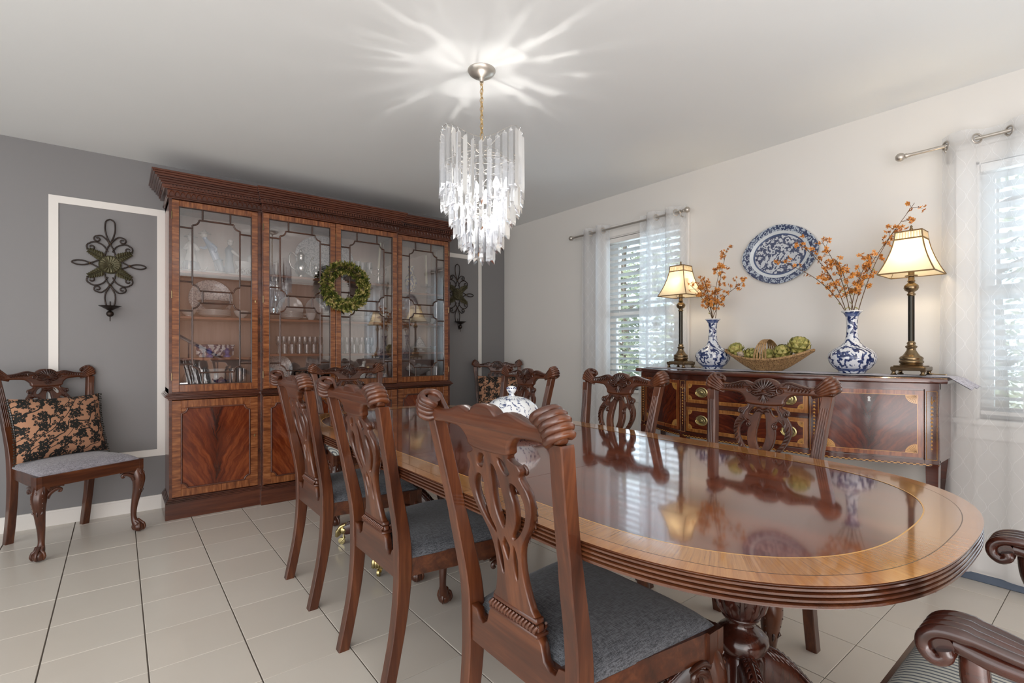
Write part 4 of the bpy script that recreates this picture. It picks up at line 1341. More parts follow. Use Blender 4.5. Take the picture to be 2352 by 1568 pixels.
def figure(x, z, y, label, pose, rz=0, hat=True):
    """small glazed porcelain figure: one continuous body, with hat and base"""
    o = thing('porcelain_figurine', label, 'figurine', (x, y, z), rz)
    o.scale = (1.17, 1.17, 1.17)
    def skin(chain, edges, rad, name, mat, lvl=1):
        me = bpy.data.meshes.new(name); me.from_pydata(chain, edges, []); me.materials.append(M[mat])
        s_ = bpy.data.objects.new(name, me); COL.objects.link(s_); s_.parent = o
        md = s_.modifiers.new('skin', 'SKIN'); me.skin_vertices or None
        for i, q in enumerate(me.skin_vertices[0].data): q.radius = (rad[i], rad[i]); q.use_root = (i == 0)
        sb = s_.modifiers.new('sub', 'SUBSURF'); sb.levels = lvl; sb.render_levels = lvl
        return s_
    if pose == 'bending':
        V = [(0,0,.115),(-.012,0,.150),(-.035,0,.185),(-.050,0,.200),(-.060,0,.214),(-.064,0,.236),
             (.010,.012,.06),(.014,.014,.012),(.020,-.012,.06),(.034,-.014,.012),
             (-.036,.030,.178),(-.060,.034,.160),(-.085,.020,.162),(-.026,-.030,.178),(-.002,-.036,.155),(-.010,-.034,.128),(.026,.016,.008),(.046,-.014,.008)]
        E_ = [(0,1),(1,2),(2,3),(3,4),(4,5),(0,6),(6,7),(0,8),(8,9),(2,10),(10,11),(11,12),(2,13),(13,14),(14,15)]
        Rr = [.022,.023,.026,.014,.010,.019,.017,.013,.017,.013,.012,.009,.007,.012,.009,.007,.006,.006]
        V = V[:16]; Rr = Rr[:16]
        skin(V, E_, Rr, 'body', 'figblue', 2)
        skin([(.004,0,.110),(.010,.012,.062),(.013,.014,.010),(.018,-.012,.06),(.032,-.014,.010)], [(0,1),(1,2),(0,3),(3,4)], [.025,.020,.017,.020,.017], 'trousers', 'figgrey', 2)
        MB().sph((-.064,0,.236), .0185, 12, 9, sc=(1,1,1.1)).sph((-.083,0,.233), .0045, 6, 5).obj('head', M['figskin'], o)
        hz = (-.062, 0, .250)
        MB().sph((-.092,.004,.012), .020, 10, 7, sc=(1.5,.8,.7)).sph((-.112,.004,.030), .011, 8, 6).tube([(-.066,.004,.016),(-.052,.004,.03),(-.046,.004,.044)], [.008,.004,.003], 6).obj('dog', M['figskin'], o)
    elif pose == 'woman':
        MB().lathe([(.002,.012),(.042,.012),(.044,.03),(.034,.075),(.022,.115),(.020,.13),(.026,.155),(.024,.175),(.010,.188),(.007,.198)], 20, lobes=7, lob=.05).obj('body', M['figskin'], o)
        MB().lathe([(.002,.010),(.046,.010),(.047,.03),(.040,.066),(.036,.068),(.002,.05)], 20, lobes=5, lob=.08).obj('skirt', M['figgrey'], o)
        skin([(0,0,.172),(.024,-.006,.165),(.040,-.020,.135),(.020,-.034,.138),(-.024,-.006,.165),(-.036,-.020,.135),(-.010,-.034,.145)], [(0,1),(1,2),(2,3),(0,4),(4,5),(5,6)], [.013,.012,.010,.007,.012,.010,.007], 'arms', 'figskin', 1)
        MB().sph((0,0,.212), .018, 12, 9, sc=(1,1,1.12)).sph((0,-.018,.210), .0042, 6, 5).obj('head', M['figskin'], o)
        hz = (0, 0, .222)
    else:
        MB().lathe([(.002,.012),(.030,.012),(.030,.04),(.020,.09),(.020,.13),(.024,.155),(.020,.172),(.008,.184),(.006,.195)], 18, lobes=6, lob=.05, c=(-.055,0,0)).obj('body', M['figgrey'], o)
        skin([(-.055,0,.165),(-.036,-.02,.15),(-.008,-.014,.128),(.012,-.008,.126)], [(0,1),(1,2),(2,3)], [.013,.011,.008,.006], 'arms', 'figskin', 1)
        MB().sph((-.050,0,.208), .017, 12, 9, sc=(1,1,1.12)).sph((-.048,-.004,.217), .018, 10, 7, sc=(1.05,1.05,.8)).obj('head', M['figskin'], o)
        b = MB().lathe([(.002,.050),(.030,.056),(.044,.078),(.047,.095),(.044,.095),(.028,.062),(.002,.056)], 18, c=(.035,0,0), sx=1.3, sy=.8)
        b.sph((.070,0,.112), .034, 12, 8, sc=(.75,.8,1))
        b.ring((.010,-.026,.034), .022, .003, 'y', 16, 5).ring((.062,-.026,.034), .022, .003, 'y', 16, 5).ring((.010,.026,.034), .022, .003, 'y', 16, 5).ring((.062,.026,.034), .022, .003, 'y', 16, 5)
        b.tube([(.010,-.026,.034),(.040,-.02,.058),(.062,-.026,.034)], .003, 5)
        b.obj('baby_carriage', M['figskin'], o)
        hz = None
    if hat and hz:
        MB().lathe([(.002,.022),(.004,.020),(.014,.006),(.036,-.004),(.036,-.006),(.012,-.001),(.002,.0)], 20, c=hz).obj('straw_hat', M['figskin'], o)
    MB().lathe([(.002,0),(.075,0),(.078,.006),(.070,.014),(.002,.014)], 22, lobes=5, lob=.05, sx=1.1, sy=.7, c=(-.01,0,0)).obj('base', M['figskin'], o)
    return o
figure(.40, ZL[3], YI, 'porcelain figurine of a standing woman in a wide hat behind glass', 'woman')
figure(.555, ZL[3], YI-.01, 'porcelain figurine of a boy in a blue coat and straw hat bending towards a dog', 'bending')
figure(.705, ZL[3], YI, 'porcelain figurine of a nurse pushing a baby carriage', 'carriage', 0, False)
plate(.535, ZL[2], .142, 'large patterned plate upright on the second shelf of the left bay', None, 'chinap')
o = thing('cut_glass_bowl', 'cut glass bowl standing before the upright plate in the left bay', 'bowl', (.545, YI-.02, ZL[2]+.042))
MB().lathe([(.002,0),(.04,0),(.05,.012),(.085,.052),(.11,.075),(.106,.076),(.08,.054),(.04,.01),(.002,.008)], 36, lobes=12, lob=.04).obj('body', M['crystal'], o)
stack(.545, ZL[2], .105, 6, 'white plate in the stack under the cut glass bowl, left bay', YI-.02, 'white plates stacked in the left bay')
bowl(.385, ZL[2], .050, .045, 'small white bowl at the outer end of the left bay, second shelf', YI-.03)
bowl(.715, ZL[2], .052, .055, 'small white bowl right of the plate stack in the left bay', YI-.03)
# blue and white brick vase with two blue birds
o = thing('flower_brick', 'oblong blue and white porcelain flower brick on the third shelf', 'vase', (.548, YI, ZL[1]))
MB().cbox(-.118, .118, -.035, .035, .010, .085, .008).cbox(-.125, .125, -.04, .04, .078, .092, .005).cbox(-.10, -.06, -.03, .03, 0, .012, .002).cbox(.06, .10, -.03, .03, 0, .012, .002).obj('body', M['box'], o)
for x, lb in ((.505, 'left of the two small cobalt glass birds before the flower brick'), (.615, 'right of the two small cobalt glass birds before the flower brick')):
    o = thing('glass_bird', lb, 'ornament', (x, YI-.075, ZL[1]), 0, 'cobalt glass birds')
    MB().lathe([(.002,0),(.022,0),(.024,.012),(.012,.022),(.016,.034),(.019,.045),(.010,.060),(.002,.064)], 16).sph((.0,-.012,.058), .011, 8, 6).tube([(0,-.02,.058),(0,-.032,.056)], [.004,.001], 5).obj('body', M['blueg'], o)
# bottom of the left bay
for i, (x, h, r) in enumerate(((.375,.15,.032),(.430,.165,.036),(.485,.14,.034))):
    o = thing('decanter', ('squat clear glass decanter at the cabinet left edge, bottom shelf', 'tallest clear glass decanter on the left bay floor', 'clear glass decanter beside the white pitcher')[i], 'decanter', (x, YI-.02+.03*(i % 2), ZL[0]), 0, 'glass decanters')
    MB().lathe([(.002,0),(r,0),(r*1.05,.01),(r,h*.4),(r*.5,h*.62),(.010,h*.72),(.011,h*.8),(.016,h*.82),(.012,h*.84),(.016,h*.92),(.002,h)], 16, lobes=8, lob=.02).obj('body', M['crystal'], o)
o = thing('pitcher', 'white ceramic pitcher on the floor of the left bay', 'pitcher', (.560, YI, ZL[0]))
MB().lathe([(.002,0),(.045,0),(.05,.02),(.045,.07),(.05,.115),(.054,.125),(.050,.125),(.042,.07),(.002,.01)], 26, sx=1.15).obj('body', M['china'], o)
MB().tube(catmull([(-.054,0,.11),(-.085,0,.115),(-.092,0,.085),(-.07,0,.05),(-.052,0,.04)], 4), .0065, 8).obj('handle', M['china'], o)
o = thing('teapot', 'small navy blue glazed pot before the white pitcher', 'teapot', (.575, YI-.095, ZL[0]))
MB().lathe([(.002,0),(.022,0),(.020,.008),(.032,.024),(.035,.038),(.026,.052),(.014,.056),(.016,.062),(.004,.068),(.002,.07)], 20).tube([(-.03,0,.035),(-.05,0,.05),(-.056,0,.058)], [.007,.005,.004], 6).tube(catmull([(.03,0,.045),(.052,0,.044),(.05,0,.028),(.032,0,.026)], 3), .0035, 6).obj('body', M['navy'], o)
for i, x in enumerate((.660, .705, .735)):
    goblet(x, ZL[0], YI-.03*(i % 2), 'clear tumbler at the right end of the left bay floor', 'tumblers on the left bay floor', .125, .022, 1)
# centre bays: top shelf
o = plate(1.365, ZC[3], .212, 'large patterned octagonal meat platter standing across the centre bays', None, 'chinap', sx=1.14, sz=.92)
def pot(x, z, y, s, label, nm='coffee_pot'):
    o = thing(nm, label, 'pot', (x, y, z))
    MB().lathe([(.002*s,0),(.034*s,0),(.036*s,.008*s),(.022*s,.018*s),(.040*s,.045*s),(.052*s,.075*s),(.046*s,.105*s),(.026*s,.135*s),(.026*s,.155*s),(.032*s,.175*s),(.034*s,.180*s),(.030*s,.188*s),(.012*s,.205*s),(.005*s,.210*s),(.008*s,.218*s),(.004*s,.23*s),(.001,.235*s)], 24, lobes=8, lob=.02).obj('body', M['silver'], o)
    MB().tube(catmull([(.046*s,0,.06*s),(.075*s,0,.08*s),(.072*s,0,.12*s),(.086*s,0,.165*s),(.10*s,0,.172*s)], 4), [.011*s,.005*s], 8).obj('spout', M['silver'], o)
    MB().tube(catmull([(-.030*s,0,.17*s),(-.07*s,0,.20*s),(-.088*s,0,.15*s),(-.075*s,0,.09*s),(-.046*s,0,.065*s)], 4), .0055*s, 8).obj('handle', M['silver'], o)
    return o
pot(1.14, ZC[3], YI-.02, 1.0, 'tall silver coffee pot before the meat platter')
pot(1.245, ZC[3], YI-.06, .55, 'small silver creamer right of the coffee pot', 'creamer')
o = thing('silver_beaker', 'slender silver beaker beside the creamer', 'cup', (1.29, YI-.02, ZC[3]))
MB().lathe([(.002,0),(.02,0),(.018,.01),(.02,.12),(.022,.125),(.019,.125),(.002,.01)], 18, lobes=8, lob=.04).obj('body', M['silver'], o)
for i, x in enumerate((1.615, 1.665, 1.715)):
    goblet(x, ZC[3], YI+.03*(i % 2), 'stemmed glass beside the candelabra on the top centre shelf', 'stemmed glasses on the top centre shelf', .19, .028)
def candelabra(x, z, y, label):
    o = thing('candelabra', label, 'candelabra', (x, y, z))
    MB().lathe([(.002,0),(.045,0),(.04,.01),(.012,.02),(.008,.05),(.014,.065),(.008,.08),(.007,.12),(.013,.125),(.010,.14),(.002,.14)], 20).obj('stem', M['silver'], o)
    for sg in (-1, 1):
        MB().tube(catmull([(0,0,.10),(sg*.035,0,.075),(sg*.065,0,.095),(sg*.068,0,.13)], 4), .004, 7).lathe([(.002,.128),(.014,.130),(.010,.138),(.010,.152),(.002,.152)], 12, c=(sg*.068,0,0)).obj('branch', M['silver'], o)
    return o
candelabra(1.79, ZC[3], YI-.02, 'two-branched silver candelabra on the top shelf right of the wreath')
o = thing('candle', 'tall ivory candle in the centre of the silver candelabra', 'candle', (1.79, YI-.02, ZC[3]+.138))
MB().tube([(0,0,0),(.012,0,.14),(.020,0,.23)], [.0105,.0085], 12).tube([(.020,0,.23),(.021,0,.24)], .001, 5).obj('wax', M['candle'], o)
# centre bays: second shelf
plate(1.09, ZC[2], .098, 'white plate upright at the left of the centre second shelf')
plate(1.30, ZC[2], .098, 'white plate upright beside the teacup, behind the wreath edge')
plate(1.62, ZC[2], .098, 'white plate upright partly hidden by the wreath right side')
stack(1.06, ZC[2], .088, 7, 'white plate in the left stack of the centre second shelf', YI-.05, 'left plate stack in the centre bay')
stack(1.335, ZC[2], .088, 7, 'white plate in the stack behind the wreath lower edge', YI-.05, 'middle plate stack in the centre bay')
stack(1.63, ZC[2], .10, 5, 'white plate in the stack right of the wreath', YI-.05, 'right plate stack in the centre bay')
def cup(x, z, y, label, r=.040):
    o = thing('teacup', label, 'cup', (x, y, z))
    MB().lathe([(.002,0),(r*.5,0),(r*.55,.006),(r*.9,.03),(r,.055),(r*.94,.055),(r*.8,.03),(.002,.008)], 22).obj('body', M['china'], o)
    MB().tube(catmull([(-r*.95,0,.045),(-r*1.5,0,.045),(-r*1.5,0,.022),(-r*.85,0,.018)], 4), .0035, 7).obj('handle', M['china'], o)
cup(1.205, ZC[2], YI-.06, 'white teacup between the plate stacks in the centre bay')
o = thing('sauce_boat', 'white tureen with lid on the second shelf behind the right centre door', 'tureen', (1.78, YI-.02, ZC[2]))
MB().lathe([(.002,0),(.035,0),(.03,.01),(.055,.04),(.062,.06),(.05,.075),(.02,.092),(.008,.095),(.012,.105),(.002,.112)], 24, sx=1.3).obj('body', M['china'], o)
# centre bays: third shelf of crystal
rr_ = random.Random(5)
for i in range(9):
    x = .985 + i*.040
    goblet(x, ZC[1], YI+.03, 'crystal goblet in the back row on the third shelf, left centre bay', 'crystal goblets, left centre bay', .135, .021)
for i in range(6):
    goblet(1.01 + i*.055, ZC[1], YI-.055, 'short crystal tumbler in the front row, left centre bay', 'crystal tumblers, left centre bay', .072, .022, 1)
for i in range(8):
    goblet(1.44 + i*.044, ZC[1], YI+.03, 'crystal goblet in the back row on the third shelf, right centre bay', 'crystal goblets, right centre bay', .135, .021)
for i in range(4):
    goblet(1.50 + i*.06, ZC[1], YI-.055, 'short crystal tumbler in the front row, right centre bay', 'crystal tumblers, right centre bay', .072, .022, 1)
# centre bays: floor
plate(.985, ZC[0], .115, 'floral plate upright on the floor of the left centre bay', None, 'chinap', y=YW-.06)
o = thing('fruit_garland', 'row of dark glazed balls in a low tray on the cabinet floor', 'ornament', (1.235, YI, ZC[0]))
b = MB()
for i in range(9):
    b.sph((-.13+.032*i, (.012 if i % 2 else -.008), .075+.012*(i % 3 == 1)), .019, 10, 7)
    b.sph((-.115+.030*i, -.02, .045), .019, 10, 7)
b.obj('balls', M['black'], o); MB().cbox(-.15, .16, -.05, .04, 0, .03, .006).obj('tray', M['black'], o)
o = thing('flower_ornament', 'small porcelain rose ornament before the dark tray', 'ornament', (1.205, YI-.10, ZC[0]))
b = MB()
for k in range(3):
    for q in range(6):
        a = q*pi/3+k*.5
        b.sph((k*.032-.03+.010*cos(a), .010*sin(a), .03+.008*(k % 2)), .0085, 7, 5)
b.lathe([(.002,0),(.04,0),(.035,.012),(.012,.022),(.002,.022)], 16).obj('body', M['figskin'], o)
o = thing('covered_dish', 'white covered dish with cobalt corners on the floor of the right centre bay', 'dish', (1.64, YI-.04, ZC[0]))
MB().cbox(-.085, .085, -.06, .06, .012, .060, .012).cbox(-.06, .06, -.045, .045, 0, .014, .004).obj('body', M['box'], o)
MB().lathe([(.125,.060),(.11,.070),(.06,.095),(.03,.105),(.012,.110),(.010,.118),(.020,.128),(.018,.138),(.002,.145)], 4, M=Matrix.Rotation(pi/4,4,'Z'), sx=.95, sy=.68).obj('lid', M['china'], o)
o = thing('dark_vase', 'dark glazed jar on the floor of the right centre bay beside the covered dish', 'jar', (1.80, YI, ZC[0]))
MB().lathe([(.002,0),(.04,0),(.052,.05),(.055,.09),(.04,.13),(.03,.14),(.034,.15),(.028,.15),(.002,.02)], 22).obj('body', M['black'], o)
# right bay
o = thing('baluster_vase', 'yellow and blue flowered porcelain vase on the top shelf of the right bay', 'vase', (2.115, YI, ZR[3]))
MB().lathe([(.002,0),(.032,0),(.030,.012),(.040,.04),(.056,.09),(.058,.12),(.045,.155),(.024,.18),(.022,.21),(.030,.245),(.034,.25),(.029,.25),(.018,.2),(.002,.19)], 28).obj('body', M['chinay'], o)
o = thing('glass_candlestick', 'clear glass candlestick on the top shelf of the right bay', 'candlestick', (2.275, YI, ZR[3]))
MB().lathe([(.002,0),(.035,0),(.03,.01),(.008,.02),(.006,.06),(.055,.075),(.057,.078),(.012,.078),(.012,.10),(.002,.10)], 20, lobes=10, lob=.02).obj('body', M['crystal'], o)
o = thing('candle', 'tall ivory candle in the glass candlestick of the right bay', 'candle', (2.275, YI, ZR[3]+.10))
MB().tube([(0,0,0),(-.004,0,.15),(-.006,0,.27)], [.0115,.0085], 12).obj('wax', M['candle'], o)
plate(2.13, ZR[2], .118, 'white plate upright on the second shelf of the right bay')
stack(2.19, ZR[2], .095, 6, 'white plate in the stack on the second shelf of the right bay', YI-.05, 'plates stacked in the right bay')
bowl(2.31, ZR[2], .042, .05, 'small white bowl right of the stacked plates in the right bay', YI-.03)
o = thing('cake_stand', 'low white cake stand on the third shelf of the right bay', 'stand', (2.215, YI, ZR[1]))
MB().lathe([(.002,0),(.045,0),(.04,.008),(.014,.016),(.014,.028),(.10,.036),(.105,.044),(.10,.042),(.002,.038)], 32).obj('body', M['china'], o)
o = thing('cloche', 'cone shaped white cover with printed crest standing on the cake stand', 'cover', (2.205, YI, ZR[1]+.040))
MB().lathe([(.06,0),(.060,.004),(.040,.045),(.026,.075),(.012,.085),(.014,.095),(.002,.102)], 26).obj('body', M['chinap'], o)
bowl(2.33, ZR[1], .035, .055, 'small clear glass bowl beside the cake stand', YI-.04, 'crystal')
o = thing('compote', 'footed white bowl on the floor of the right bay', 'bowl', (2.175, YI-.03, ZR[0]))
MB().lathe([(.002,0),(.045,0),(.038,.008),(.012,.018),(.012,.030),(.05,.040),(.11,.070),(.13,.082),(.126,.083),(.05,.050),(.002,.042)], 34, sx=1.0, sy=.72).obj('body', M['china'], o)
for i, (x, y) in enumerate(((2.09,.0),(2.165,.02),(2.235,-.01),(2.20,.05))):
    o = thing('decorative_egg', ('lattice carved egg at the left of the footed bowl', 'smooth white egg in the middle of the footed bowl', 'smooth white egg at the right of the footed bowl', 'white egg at the back of the footed bowl')[i], 'egg', (x, YI-.03+y, ZR[0]+.060+.012*(i == 3)), 0, 'eggs in the footed bowl')
    MB().sph((0,0,.034), .036, 14, 10, sc=(1.1,1,.92)).obj('shell', M['chinap' if i == 0 else 'china'], o)
for i, x in enumerate((2.315, 2.345)):
    o = thing('striped_tumbler', ('pale striped tumbler right of the footed bowl', 'pale striped tumbler nearest the right door stile')[i], 'glass', (x, YI+.05*(1-i)-.02, ZR[0]), 0, 'striped tumblers')
    MB().lathe([(.002,0),(.024,0),(.028,.11),(.026,.11),(.022,.008),(.002,.008)], 16, lobes=8, lob=.04).obj('body', M['china'], o)

# ---------------------------------------------------------------- wreath on the centre doors
wr = thing('wreath', 'round green leaf wreath hanging on the centre cabinet doors', 'wreath', (1.413, YC-.055, 1.632))
rnd = random.Random(11)
MB().ring((0,0,0), .150, .022, 'y', 40, 8).obj('base_ring', M['bark'], wr)
me = MB()
for k in range(2600):
    a = rnd.uniform(0, 2*pi); b_ = rnd.uniform(0, 2*pi); rr = rnd.uniform(.012, .040)
    R = .150 + rr*cos(b_); y = -abs(rr*sin(b_))*1.0 if rnd.random() < .88 else rr*.4
    p = Vector((R*cos(a), y, R*sin(a)))
    tang = Vector((-sin(a), 0, cos(a))); out = Vector((cos(a)*cos(b_), -abs(sin(b_)), sin(a)*cos(b_)))
    d = (tang*rnd.uniform(.2,.9) + out*rnd.uniform(.5,1.2) + Vector((rnd.uniform(-.4,.4),rnd.uniform(-.5,.1),rnd.uniform(-.4,.4)))).normalized()
    s_ = d.cross(Vector((rnd.uniform(-1,1),rnd.uniform(-1,1),rnd.uniform(-1,1)))).normalized()
    L = rnd.uniform(.026, .044); w = L*.22
    q = p + d*L
    up_ = d.cross(s_)*w*.35
    me.add([p, p+d*L*.45+s_*w+up_, q, p+d*L*.45-s_*w+up_, p+d*L*.5], [(0,1,4),(1,2,4),(2,3,4),(3,0,4)])
me.obj('foliage', M['leaf'], wr, smooth=False, kind='stuff', recalc=False)

# ---------------------------------------------------------------- candle sconces
def sconce(x, z, label):
    r = thing('wall_sconce', label, 'sconce', (x, YW-.016, z), 0, 'scrolled iron candle sconces')
    b = MB(); w = .0045
    def T_(pts, r0=w, mir=True):
        for sg in ((-1, 1) if mir else (1,)):
            b.tube([(sg*p[0], p[2] if len(p) > 2 else 0, p[1]) for p in pts], r0, 6)
    c3 = lambda P: [(p[0], p[1], p[2]) for p in catmull([(q[0], q[1], 0) for q in P], 5)]
    # top and bottom loops, side loops
    T_(c3([(0,.14),(.018,.19),(.027,.24),(.022,.29),(0,.308)]))
    T_(c3([(0,.14),(-.018,.10),(-.034,.035)]))
    T_(c3([(0,-.14),(.022,-.19),(.028,-.225),(.024,-.262),(.018,-.285)]))
    T_(c3([(0,-.14),(-.020,-.105),(-.034,-.04)]))
    for sg in (-1, 1):
        b.tube([(p[0]*sg, 0, p[1]) for p in c3([(.05,-.03),(.09,-.008),(.13,.012),(.17,.014),(.196,.0),(.17,-.014),(.13,-.012),(.09,.008),(.05,.03)])], w, 6)
    def scroll(P, c, r0, a0, turns):
        sp = [(q[0], q[2], 0) for q in spiral(c, r0, .006, a0, turns, 14)]
        return c3(P) + sp
    for s2 in (1, -1):
        for P, c, r0, a0, tn in (
            ([(0,.135*s2),(.018,.165*s2),(.045,.190*s2),(.066,.188*s2)], (.066,.166*s2), .022, radians(90*s2), -1.15*s2),
            ([(.012,.085*s2),(.035,.125*s2),(.075,.145*s2),(.104,.138*s2)], (.098,.108*s2), .028, radians(80*s2), -1.2*s2)):
            T_(scroll(P, c, r0, a0, tn))
    b.obj('scroll_work', M['iron'], r)
    b = MB()
    b.lathe([(.001,-.012),(.012,-.011),(.016,-.006),(.024,-.008),(.052,-.012),(.056,-.006),(.060,-.008),(.062,0),(.055,.006),(.001,.006)], 36, lobes=0, M=Matrix.Rotation(pi/2,4,'X') @ Matrix.Scale(-1,4,(0,0,1)))
    for k in range(18):
        a = 2*pi*k/18
        b.tube([(.020*cos(a),-.012,.020*sin(a)),(.036*cos(a),-.017,.036*sin(a)),(.052*cos(a),-.014,.052*sin(a))], [.002,.005,.006], 5)
    b.ring((0,-.012,0), .013, .003, 'y', 16, 5).sph((0,-.014,0), .007, 8, 6)
    b.obj('rosette', M['olive'], r)
    b = MB()
    for s1 in (-1, 1):
        for s2 in (-1, 1):
            bx, bz = s1*.040, s2*.045; dx, dz = s1*.86, s2*.50
            for j in range(7):
                t_ = j/6; px_, pz_ = bx+dx*.085*t_, bz+dz*.085*t_
                for sd in ((-1, 1) if j < 6 else (0,)):
                    ax, az = dx*.6 - dz*sd*.8, dz*.6 + dx*sd*.8
                    L = .040*(1-.45*t_)
                    p0 = Vector((px_, -.006, pz_)); p1 = p0 + Vector((ax, 0, az))*L
                    nrm = Vector((-az, 0, ax))*L*.36; mid = (p0+p1)/2
                    b.add([p0, mid+nrm+Vector((0,.001,0)), p1, mid-nrm+Vector((0,.001,0)), mid+Vector((0,-.008,0))], [(0,1,4),(1,2,4),(2,3,4),(3,0,4)])
                b.tube([(bx,-.006,bz),(bx+dx*.09,-.006,bz+dz*.09)], .0025, 5)
    b.obj('leaf_spray', M['olive'], r, smooth=False, kind='stuff')
    b = MB().lathe([(.001,-.316),(.012,-.314),(.022,-.306),(.046,-.292),(.060,-.285),(.062,-.283),(.058,-.284),(.02,-.298),(.001,-.300)], 28, c=(0,-.055,0))
    b.sph((0,-.055,-.336), .021, 14, 10)
    b.tube([(0,-.055,-.352),(0,-.055,-.386)], [.0035,.0025], 6)
    b.tube(catmull([(0,-.004,-.25),(0,-.012,-.33),(0,-.03,-.36),(0,-.05,-.345)], 4), .0035, 6)
    b.obj('candle_cup', M['iron'], r)
    b = MB()
    for z_ in (.14, -.14): b.ring((0,0,z_), .006, .004, 'z', 10, 5)
    for x_ in (-.105, .105): b.ring((x_,0,0), .006, .004, 'x', 10, 5)
    b.obj('collar', M['abrass'], r)
    MB().box(-.004, .004, 0, .014, .05, .06).box(-.004, .004, 0, .014, -.06, -.05).obj('wall_bracket', M['iron'], r)
sconce(-.045, 1.708, 'scrolled bronze candle sconce with daisy rosette in the white outlined panel left of the cabinet')
sconce(2.722, 1.70, 'scrolled bronze candle sconce on the short wall right of the cabinet')

# ================================================================ sideboard
SBY = 1.415
sb = thing('sideboard', 'bow fronted mahogany sideboard with satinwood inlay against the white wall', 'sideboard', (3.06, SBY, 0))
KEY = [(0,2.795),(.20,2.798),(.34,2.806),(.40,2.815),(.47,2.836),(.55,2.868),(.63,2.905),(.72,2.948),(.79,2.982),(.84,3.002)]
def fx(y):
    s = abs(y)
    for (a, xa), (c, xc) in zip(KEY, KEY[1:]):
        if s <= c:
            t_ = (s-a)/(c-a); return xa + (xc-xa)*t_
    return KEY[-1][1]
def fxs(y):
    return (fx(y-.03)+fx(y)*2+fx(y+.03))/4
def srel(x, y, z): return (x-3.06, y, z)
XBK = XW-.07
def front(y0, y1, z0, z1, proud, mat, name, parent, n=None, th=.02, uv=False, smooth=True, kind=None):
    """piece of the curved front: follows the bow between y0 and y1"""
    n = n or max(2, int(abs(y1-y0)/.022)); b = MB()
    vs = []; 
    if uv:
        for j, z in enumerate((z0, z1)):
            for i in range(n+1):
                y = y0+(y1-y0)*i/n; vs.append(srel(fxs(y)-proud, y, z))
        b.add(vs, [(i, i+1, n+1+i+1, n+1+i) for i in range(n)], 0, None, [(i/n, 0) for i in range(n+1)]+[(i/n, 1) for i in range(n+1)])
        return b.obj(name, mat, parent, recalc=False)
    rings = []
    for i in range(n+1):
        y = y0+(y1-y0)*i/n; x = fxs(y)
        rings.append([srel(x-proud, y, z0), srel(x+th, y, z0), srel(x+th, y, z1), srel(x-proud, y, z1)])
    b.loft(rings)
    kw = {'kind': kind} if kind else {}
    return b.obj(name, mat, parent, ang=30, **kw)
M['sbx'] = wood('sideboard_mahogany', [lin(44,18,12), lin(72,32,20), lin(100,48,30)], .14, 'y', 12, .7)
M['sbside'] = wood('sideboard_side', [lin(60,28,18), lin(88,44,28), lin(112,60,40)], .10, 'x', 12, 1.0)
def plan(inset_f, inset_e, z0, z1, name, mat):
    n = 70; e = .84-inset_e; ptsx = []
    for i in range(n+1):
        y = -e+2*e*i/n; ptsx.append((fxs(y)+inset_f-3.06, y))
    poly = ptsx + [(XBK+.0-3.06, e), (XBK-3.06, -e)]
    return MB().prism(poly, z0, z1).obj(name, mat, sb, ang=30)
# top with a rounded edge, overhanging
n = 80; rings = []
for o_, z in ((.010,.972),(.002,.974),(-.004,.978),(-.005,.986),(-.003,.995),(.004,1.0)):
    P = []
    e = .872
    for i in range(n+1):
        y = -e+2*e*i/n; P.append((fxs(max(-.84,min(.84,y)))-.022+o_-3.06, y*(1-o_*.5), z))
    P += [(XBK+.01-3.06, e, z), (XBK+.01-3.06, -e, z)]
    rings.append(P)
MB().loft(rings).obj('top', M['sbx'], sb, ang=30)
plan(.004, .0, .600, .972, 'body', M['sbside'])
front(-.84, .84, .945, .971, .006, M['sbx'], 'top_rail', sb)
front(-.84, .84, .592, .612, .005, M['sbx'], 'bottom_rail', sb)
